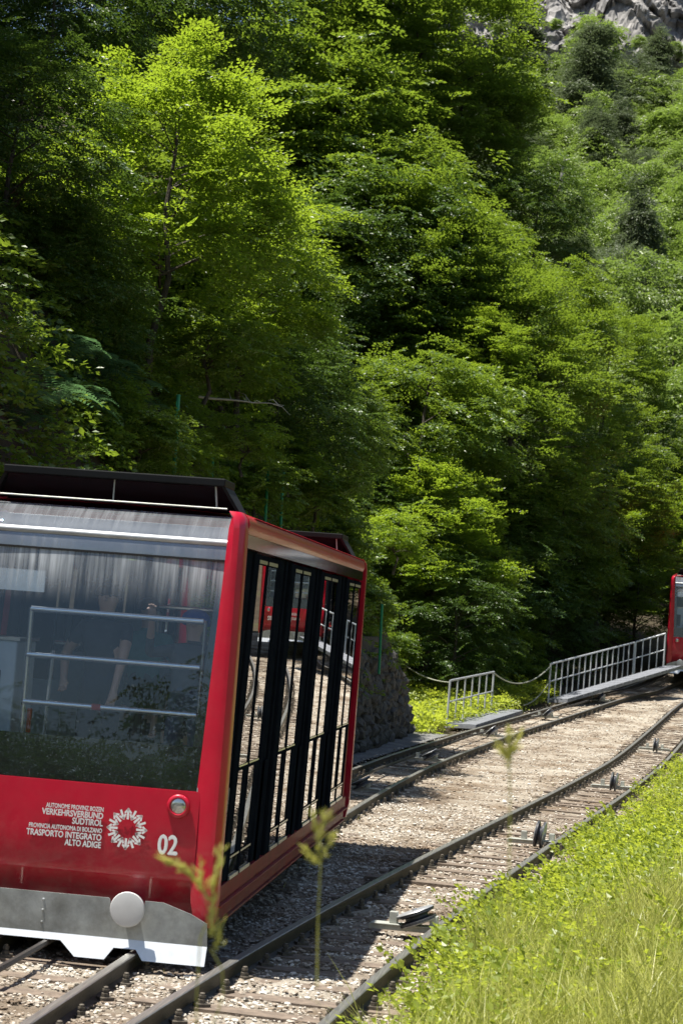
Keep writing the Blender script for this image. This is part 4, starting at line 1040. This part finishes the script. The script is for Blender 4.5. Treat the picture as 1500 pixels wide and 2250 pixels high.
SHRUBS = [('shrub', 90, 500, 31, 130, "dark shrub high on the left slope under the corner tree"), ('shrub', 190, 640, 32, 120, "dark shrub on the slope between the ferns and the bright tree"), ('shrub', 100, 720, 30, 90, "small dark shrub above the ferns at left"), ('shrubL', 250, 880, 30, 60, "small lit shrub among the ferns"),
  ('shrub', 20, 520, 32, 110, "dark shrub at the left edge below the corner tree"), ('shrub', 20, 640, 31, 120, "dark shrub on the steep slope at the left picture edge"), ('shrub', 40, 760, 30, 110, "leafy dark shrub left of the ferns"), ('shrub', 330, 640, 37, 150, "shaded shrub hanging under the left half of the bright tree"),
  ('shrubL', 500, 780, 38, 130, "half lit shrub under the spreading tips of the bright tree"), ('shrub', 620, 780, 45, 130, "dark leafy shrub in the middle forest edge, low down"), ('shrub', 1010, 1250, 66, 110, "dark low shrub between the bright tree and the short railing"),
  ('shrub', 1100, 1430, 68, 90, "dark shrub just behind the short railing's right end"), ('shrub', 960, 1430, 66, 90, "dark shrub behind the short railing's left end"), ('shrub', 1090, 1130, 70, 120, "green shrub under the drooping boughs in the centre right"), ('shrub', 1180, 1300, 72, 100, "green shrub above the left end of the long railing"),
  ('shrub', 1330, 1260, 82, 100, "green shrub above the middle of the long railing"), ('shrub', 720, 1180, 46, 90, "dark shrub right behind the rear roof fairing"), ('shrubL', 870, 1180, 58, 70, "bright low shrub at the left foot of the bright tree"), ('shrub', 330, 520, 38, 150, "shaded shrub in the heart of the bright tree"),('shrub', 300, 960, 29.5, 110, "leafy shrub above the railcar roof, left of the green post"), ('shrubL', 320, 830, 34.5, 90, "sunlit yellow green shrub just above the green post"), ('shrubL', 540, 960, 34, 75, "sunlit shrub right of the green post, below the bare branch"),
  ('shrub', 460, 760, 33, 110, "shaded shrub under the bright tree"), ('shrub', 60, 980, 27.5, 100, "broad leaved shrub at the left edge just above the railcar roof"), ('shrub', 20, 830, 28, 90, "dark shrub at the left picture edge above the roof"), ('shrubL', 420, 1000, 32, 55, "small bright shrub just over the railcar roof below the green post"),
  ('shrub', 700, 1080, 41, 90, "shrub behind the railcar's rear roof fairing"), ('shrub', 800, 1330, 46, 60, "ivy like shrub hanging on top of the stone wall"), ('shrub', 560, 1060, 37, 80, "dark shrub between the green posts above the roof"), ('shrub', 1170, 1490, 66, 50, "low shrub in the clearing left of the long railing"), ('shrubL', 640, 1010, 40, 70, "sun flecked shrub above the two shaded green posts"), ('shrub', 200, 960, 28.5, 90, "low shrub under the ferns just above the roof"), ('shrub', 860, 1420, 60, 55, "shrub in the shade behind the stone wall's end")]
for k_, px, py, Z, rp, lab in SHRUBS: tree(k_, px, py, Z, rp, lab, cat="shrub")
# trees beyond the frame on the same hillside and downhill, which shade and mirror
r2 = np.random.default_rng(9)
for i in range(26):
    u = r2.uniform(4, 40); l = -11.5-r2.uniform(0, 7); cm, tm, rx = KINDS[['darkA', 'darkB', 'beechA'][i % 3]]
    h = float(G(l, u))+6.0; e = empty("leafy_tree", W(l, u, h)); s = r2.uniform(.9, 1.4); e.scale = (s, s, s); e.rotation_euler = (0, 0, r2.uniform(0, 6))
    link("crown", cm, e); link("trunk", tm, e); tagit(e, "unseen broadleaf tree added above the frame to shade the forest", "tree", "trees high on the shaded hillside")

# tall canopy added just above the frame, unseen, to shade the forest below
for i, (u, l, h, s) in enumerate([(7, -9.5, 15, 1.0), (11.5, -8.8, 15.5, .9), (23.5, -10.8, 19.5, .9), (28, -11.0, 20.5, .9), (32, -11.5, 21.5, .9), (6, -7.2, 13, 1.0), (24.5, -12, 20, 1.2), (20, -10.5, 20, .9), (9, -13, 18, 1.1), (14, -12, 18, 1.0)]):
    cm, tm, rx = KINDS[['darkA', 'beechB'][i % 2]]; e = empty("leafy_tree", W(l, u, h)); e.scale = (s, s, s*.8); e.rotation_euler = (0, 0, i*1.3)
    link("crown", cm, e); link("trunk", tm, e); tagit(e, "unseen broadleaf tree added above the frame to shade the forest", "tree", "trees high on the shaded hillside")
# far slope: many small trees
KF = {}
def fkind(key, mt, seed, rx, rz, npad, pp, leaf, **k):
    me, Cn = crown_mesh("crown", seed, rx, rz, npad, pp, leaf, M[mt], spr=.9, nside=2, per=3, **k); KF[key] = (me, trunk_mesh("trunk", seed, Cn, rz, -6.5, .16, 6))
for i in range(4): fkind('f%d' % i, 'leafF', 40+i, 2.4, 2.6+.3*i, 46, 20, .21, padspread=.55, shell=.45)
for i in range(2): fkind('c%d' % i, 'needle', 50+i, 2.1, 4.6, 80, 16, .24, cone=.88, wf=.18, droop=.3, shell=.5)
fkind('p0', 'needle', 60, 2.9, 2.4, 52, 18, .24, wf=.18, padspread=.5)
r3 = np.random.default_rng(12)
cells = []
for u in np.arange(84, 187, 3.25):
    for l in np.arange(-14, 24, 3.1):
        cells.append((l+r3.uniform(-1.9, 1.9)+(u-84)*.02, u+r3.uniform(-2.2, 2.2)))
for l, u in cells:
    p = np.array([l, u, float(G(l, u))+4.5]) - CAM
    c = B.T @ (np.array([l, u, float(G(l, u))+4.5])); c = c+_O
    X = 750+F*c[0]/c[2]; Y = 1125+F*c[1]/c[2]
    if not (880 < X < 1640): continue
    if u > 176 and r3.random() < .35: continue
    t = r3.random(); hi = (u-84)/100
    key = 'f%d' % r3.integers(4)
    if t < .12+.26*hi: key = 'p0' if r3.random() < .6 else 'c%d' % r3.integers(2)
    me, tm = KF[key]; s = (.45+.7*r3.random()**1.6)*(1.25 if key[0] == 'c' else 1)
    e = empty("conifer_tree" if key[0] in 'cp' else "hillside_tree", W(l, u, float(G(l, u))+(3.6 if key[0] != 'c' else 4.6)*s)); e.scale = (s*r3.uniform(.8, 1.2), s*r3.uniform(.8, 1.2), s*r3.uniform(.8, 1.55)); e.rotation_euler = (r3.uniform(-.22, .22), r3.uniform(-.22, .22), r3.uniform(0, 6.28))
    link("crown", me, e); link("trunk", tm, e)
    if key[0] in 'cp': tagit(e, "grey green conifer among the broadleaf trees of the far sunlit slope", "tree", "grey green conifers on the far slope")
    else: tagit(e, "rounded broadleaf tree on the far sunlit slope below the cliff", "tree", "broadleaf trees on the far slope")
for i, (px, py, Z, s) in enumerate([(1100, 62, 198, .30), (1222, 52, 199, .22), (1405, 92, 199, .26), (1482, 108, 198, .3)]):
    me, tm = KF['f%d' % (i % 4)]; e = empty("rock_shrub", W(*atZ(px, py, Z))); e.scale = (s, s, s*.8); link("crown", me, e); link("stem", tm, e); tagit(e, "small green shrub clinging to a crack of the grey cliff", "shrub", "shrubs growing in the grey cliff")
for px, py, Z, key, s, lab in ((1150, 120, 197, 'c0', 1.3, "tall dark spruce in front of the grey cliff at the top"), (1305, 235, 190, 'p0', 1.6, "broad dark pine below the cliff, largest conifer on the far slope"), (1440, 150, 196, 'c1', 1.0, "dark conifer right under the bare rock at the upper right"), (1310, 95, 196, 'f1', .9, "bright yellow green tree standing against the cliff base")):
    me, tm = KF[key]; e = empty("conifer_tree" if key[0] != 'f' else "hillside_tree", W(*atZ(px, py, Z))); e.scale = (s,)*3; link("crown", me, e); link("trunk", tm, e); tagit(e, lab, "tree")
# trees right of the line and downhill, outside the frame (mirrored in the glass)
for i in range(34):
    u = -46-34*((i*7) % 34)/34; l = -34+i*1.75+r3.uniform(-1, 1); me, tm, _rx = KINDS[('darkA', 'darkB')[i % 2]]; s = -u*.033*r3.uniform(.85, 1.15)
    e = empty("hillside_tree", W(l, u, float(G(l, u))+3.2*s)); e.scale = (s,)*3; link("crown", me, e); link("trunk", tm, e); tagit(e, "broadleaf tree standing downhill behind the viewer", "tree", "trees downhill behind the viewer")
for i in range(12):
    u = 14+i*5.2+r3.uniform(-1.5, 1.5); l = float(lB(u))+9+r3.uniform(0, 5); key = 'f%d' % (i % 4); me, tm = KF[key]; s = r3.uniform(.8, 1.2)
    e = empty("hillside_tree", W(l, u, float(G(l, u))+3.2*s)); e.scale = (s,)*3; link("crown", me, e); link("trunk", tm, e); tagit(e, "broadleaf tree on the bank right of the line", "tree", "trees on the bank right of the line")

# dead trunks and the bare branch
def dead(label, px0, py0, px1, py1, Z, r0, nm="dead_tree", br=6, cat="dead tree"):
    a = W(*atZ(px0, py0, Z)); b = W(*atZ(px1, py1, Z)); mb = MB(); r = random.Random(px0)
    pts = [a.lerp(b, t)+Vector((r.uniform(-1, 1), r.uniform(-1, 1), r.uniform(-.5, .5)))*(b-a).length*.02 for t in np.linspace(0, 1, 7)]
    mb.tube(pts, [r0*(1-.8*i/6) for i in range(7)], 6)
    for k in range(br):
        t = r.uniform(.25, .95); o = a.lerp(b, t); d = Vector((r.uniform(-1, 1), r.uniform(-1, 1), r.uniform(-.2, .8))).normalized()*(b-a).length*r.uniform(.12, .3)
        mb.tube([o, o+d*.5+Vector((0, 0, .05)), o+d], [r0*.4, r0*.25, r0*.08], 5)
    tagit(mb.obj(nm, M['deadbark'], smooth=True), label, cat)
dead("bleached dead trunk standing on the far slope", 1228, 430, 1240, 345, 150, .22, br=5)
dead("thin bare trunk above the bleached one on the far slope", 1316, 300, 1321, 245, 170, .17, br=3)
dead("pale dead branch at the right picture edge of the far slope", 1490, 385, 1500, 350, 165, .16, br=3)
dead("bare pale branch sticking out over the slope beside the green post", 440, 872, 622, 890, 33.3, .022, "bare_branch", 7, "branch")

# undergrowth on the hillside
def clump_field(name, label, PTS, mt, seed, spr, leaf, nside=2, per=4, tilt=.5, wf=.32):
    r = np.random.default_rng(seed); protos = [spray_proto(r, spr, nside, per, leaf) for _ in range(4)]; Vs = []
    n = len(PTS); az = r.uniform(0, 6.28, n); ax = np.stack([np.cos(az)+.55, np.sin(az)-.35, r.uniform(-.35, tilt, n)], -1)
    Rm = basis(norm(ax), np.stack([r.normal(.2, .3, n), r.normal(-.1, .3, n), np.ones(n)], -1))
    for q in range(n):
        P, D, Nn, ln = protos[r.integers(4)]; sc = r.uniform(.6, 1.4)
        V, _ = leaf_quads(P@Rm[q].T*sc+PTS[q], D@Rm[q].T, Nn@Rm[q].T, ln*(.7+.3*sc), ln*wf, r); Vs.append(V)
    V = np.concatenate(Vs); o = link(name, npmesh(name, V, np.arange(len(V)).reshape(-1, 4), mt)); tagit(o, label, kind='stuff'); return o
def slope_pts(n, r, l0, l1, u0, u1, lift=.25):
    l = r.uniform(l0, l1, n); u = r.uniform(u0, u1, n); k = l < lw(u)-.25; l, u = l[k], u[k]
    h = G(l, u)+r.uniform(0, lift, len(l)); return np.stack([l, u*CT-h*ST, u*ST+h*CT], -1)
r4 = np.random.default_rng(31)
clump_field("undergrowth", "low dark undergrowth covering the steep hillside left of the line", slope_pts(11000, r4, -8, .2, 2, 36, .6), M['leafB'], 3, .42, .10)
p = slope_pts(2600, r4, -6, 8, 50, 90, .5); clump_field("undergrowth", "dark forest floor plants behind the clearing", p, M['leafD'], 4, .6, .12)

# ferns
def frond_mesh(seed):
    r = np.random.default_rng(seed); n = 26; P = []; D = []; ln = []
    for i in range(n):
        t = (i+1)/n; c = np.array([t*.95, 0, .42*math.sin(t*2.2)-.30*t*t])
        for s in (-1, 1):
            P.append(c); a = s*1.15; D.append([math.cos(a)*.8, math.sin(a), -.18+r.normal(0, .05)]); ln.append(.24*math.sin(math.pi*(.12+.86*t))**.8+.015)
    P = np.array(P); D = norm(np.array(D)); N_ = norm(np.array([[0, 0, 1.]])-D*D[:, 2:3]); ln = np.array(ln)
    V, Fc = leaf_quads(P, D, N_, ln, np.full(len(ln), .022), r)
    return npmesh("frond", V, Fc, M['fernm'])
FRO = [frond_mesh(s) for s in range(3)]
fern_px = [(110, 800), (170, 830), (230, 800), (150, 900), (260, 880), (90, 900), (330, 700), (290, 930), (200, 760), (380, 790), (30, 930), (420, 690)]
for i, (px, py) in enumerate(fern_px):
    p, z = hit(px, py+18); e = empty("fern", W(*p)+Vector((.05, -.05, .05))); tagit(e, "drooping dark green fern on the shaded slope above the near railcar", "fern", "ferns on the slope above the near railcar")
    for k in range(9): link("frond", FRO[k % 3], e, None, (random.uniform(-.15, .15), random.uniform(-.45, .05), k*.698+random.uniform(-.2, .2)), random.uniform(.7, 1.05))

# ------------------------------------------------------------------ grass, weeds, foreground stalks
def blades(PTS, r, h0, h1, wdt, mt, name, label, lean=.35, dirb=(0, 0)):
    n = len(PTS); az = r.uniform(0, 6.28, n); ln = r.uniform(h0, h1, n)*(.55+.45*r.random(n))*np.clip(.8+1.3*noise2(PTS[:, 0]*2.2, PTS[:, 1]*2.2, 41, 3), .3, 1.6)
    d = np.stack([np.cos(az)+dirb[0], np.sin(az)+dirb[1], np.zeros(n)], -1); s = np.stack([-np.sin(az), np.cos(az), np.zeros(n)], -1)
    az2 = r.uniform(0, 6.28, n); s = np.stack([np.cos(az2), np.sin(az2), np.zeros(n)], -1)
    bend = r.uniform(.1, 1.0, n)*lean; z = np.array([0, 0, 1.])
    V = []
    for t, w_ in ((0, 1.), (.38, .9), (.72, .6), (1.0, .06)):
        c = PTS+d*(bend*ln*t**2)[:, None]+z*(ln*(t-.35*bend*t*t))[:, None]
        V += [c-s*wdt*w_, c+s*wdt*w_]
    V = np.stack(V, 1); i = np.arange(n)[:, None]*8
    Fc = np.stack([i+np.array([2*k, 2*k+1, 2*k+3, 2*k+2]) for k in range(3)], 1).reshape(-1, 4)
    return tagit(link(name, npmesh(name, V.reshape(-1, 3), Fc, mt)), label, kind='stuff')
def bank_pts(n, r, r0, r1, u0, u1, pw=1.0, dens=None):
    u = u0+(u1-u0)*r.random(n)**pw; rr = r0+(r1-r0)*r.random(n); l = lB(u)+.78+rr+noise2(u*.8, u*0, 5)*.25
    h = G(l, u)-.04
    if dens is not None:
        k = noise2(l*dens, u*dens, 12) > r.uniform(-.5, .35, n); l, u, h = l[k], u[k], h[k]
    return np.stack([l, u*CT-h*ST, u*ST+h*CT], -1)
r5 = np.random.default_rng(77)
bank_us = np.concatenate([np.arange(-16, 40, .3), np.arange(40, 62, 1.)])
def bankf(t, U_):
    L_ = lB(U_)+.95+t*9.0; h = G(L_, U_)-.02+noise2(L_*2, U_*2, 14)*.08; return np.stack([L_, U_, h], -1)
grid_obj("grass_bank", bank_us, np.linspace(0, 1, 40), bankf, M['banksoil'])
blades(bank_pts(40000, r5, .30, 3.2, -8, 4), r5, .20, .62, .0042, M['grassm'], "grass", "bright sunlit grass on the bank in the right foreground", .8)
blades(bank_pts(30000, r5, .30, 4.2, 3, 34), r5, .16, .50, .0055, M['grassm'], "grass", "sunlit grass along the right track further up", .8)
blades(bank_pts(5000, r5, .4, 3.2, -8, 6), r5, .25, .60, .0030, M['drygrass'], "dry_grass", "straw coloured seeding grass stems in the right foreground", .6)
clump_field("weeds", "low leafy weeds creeping along the right rail", np.concatenate([bank_pts(2600, r5, .05, 1.3, -3, 16, 1.0, .7), bank_pts(3800, r5, .0, 1.9, 3, 34, 1.0, .6), bank_pts(900, r5, .3, 3.0, -7, 4, 1.0, 1.1)])+np.array([0, 0, .14])+np.stack([np.zeros(1), np.zeros(1), np.zeros(1)], -1), M['weed'], 8, .28, .058, 2, 3, .8, .42)
# clearing beyond the short railing
n = 9000; l = r5.uniform(-4.5, 3.2, n); u = r5.uniform(35.2, 56, n); k = (l < lA(u)-1.35)&(l > lw(u)-1.2); l, u = l[k], u[k]; h = G(l, u)
blades(np.stack([l, u*CT-h*ST, u*ST+h*CT], -1), r5, .25, .60, .012, M['grassm'], "meadow_grass", "bright grass in the clearing behind the short railing", .7)
n = 900; l = r5.uniform(-1.2, 9, n); u = r5.uniform(-4, 40, n); k = (np.abs(l-(lB(u)-.8)) < .16)|(np.abs(l-(lA(u)+.75)) < .15)|(np.abs(l-(lA(u)-.75)) < .2); l, u = l[k], u[k]; h = hT(u)-.14
blades(np.stack([l, u*CT-h*ST, u*ST+h*CT], -1), r5, .05, .16, .003, M['drygrass'], "dry_grass", "sparse dry weeds beside the rails", .9)
p = np.stack([l, u, h], -1)
n = 4200; l = r5.uniform(-4.5, 3.2, n); u = r5.uniform(35.2, 54, n); k = (l < lA(u)-1.4)&(l > lw(u)-1.0); l, u = l[k], u[k]; h = G(l, u)+r5.uniform(.05, .45, len(l))
clump_field("meadow_weeds", "leafy bright weeds in the clearing behind the short railing", np.stack([l, u*CT-h*ST, u*ST+h*CT], -1), M['weed'], 18, .40, .09, 2, 3, .6, .42)
# blurred seed stalks right in front of the camera
def stalk(label, base, pts, heads, Z):
    e = empty("grass_stalk", W(*atZ(*base, Z))); o = W(*atZ(*base, Z)); tagit(e, label, "grass stalk", "out of focus grass stalks close to the camera")
    P = [W(*atZ(x, y, Z+dz))-o for x, y, dz in pts]
    MB().tube(P, [.0017]*len(P), 6).obj("stem", M['drygrass'], e, smooth=True)
    r = np.random.default_rng(int(base[0]))
    for hx0, hy0, hx1, hy1, w_ in heads:
        a = W(*atZ(hx0, hy0, Z))-o; b = W(*atZ(hx1, hy1, Z))-o; mb = MB(); mb.tube([a, a.lerp(b, .3), a.lerp(b, .75), b], [.0018, w_*.0024, w_*.0020, .0012], 6)
        for q in range(26):
            t = r.random(); c = a.lerp(b, t)+Vector(r.normal(0, .0035, 3)); d = (b-a).normalized()*.018+Vector(r.normal(0, .006, 3)); mb.tube([c, c+d*.5, c+d], [.0006, .0020, .0003], 4)
        mb.obj("seed_head", M['drygrass'], e, smooth=True)
stalk("forked seed stalk in front of the near railcar's corner, with spread heads", (455, 2290), [(455, 2290, 0), (490, 2190, 0), (488, 2130, 0), (462, 2085, 0)], [], 4.2)
stalk("tall forked seed head before the railcar's plough corner", (430, 2300), [(430, 2300, 0), (432, 2180, 0), (440, 2060, 0), (462, 2010, 0)], [(462, 2060, 470, 1960, 1.5), (462, 1980, 400, 1895, 1.2), (410, 1910, 350, 1885, 1.3), (465, 1960, 485, 1870, 1.6), (445, 1960, 440, 1900, 1.0), (475, 2090, 482, 2040, 1.1)], 4.2)
stalk("single blurred stalk in front of the dark rail, forking at the top", (696, 2170), [(696, 2170, 0), (698, 2030, 0), (703, 1920, 0), (706, 1880, 0)], [(704, 1895, 690, 1790, 1.1), (706, 1890, 730, 1840, 1.0), (700, 1900, 672, 1868, .9), (700, 1850, 716, 1790, .9)], 4.4)
stalk("faint blurred stalk before the gravel near the short railing", (1118, 1960), [(1118, 2300, 0), (1118, 1960, 0), (1120, 1760, 0), (1119, 1680, 0)], [(1119, 1690, 1118, 1600, 1.6), (1122, 1660, 1138, 1618, 1.0), (1117, 1670, 1100, 1640, 1.0)], 4.0)
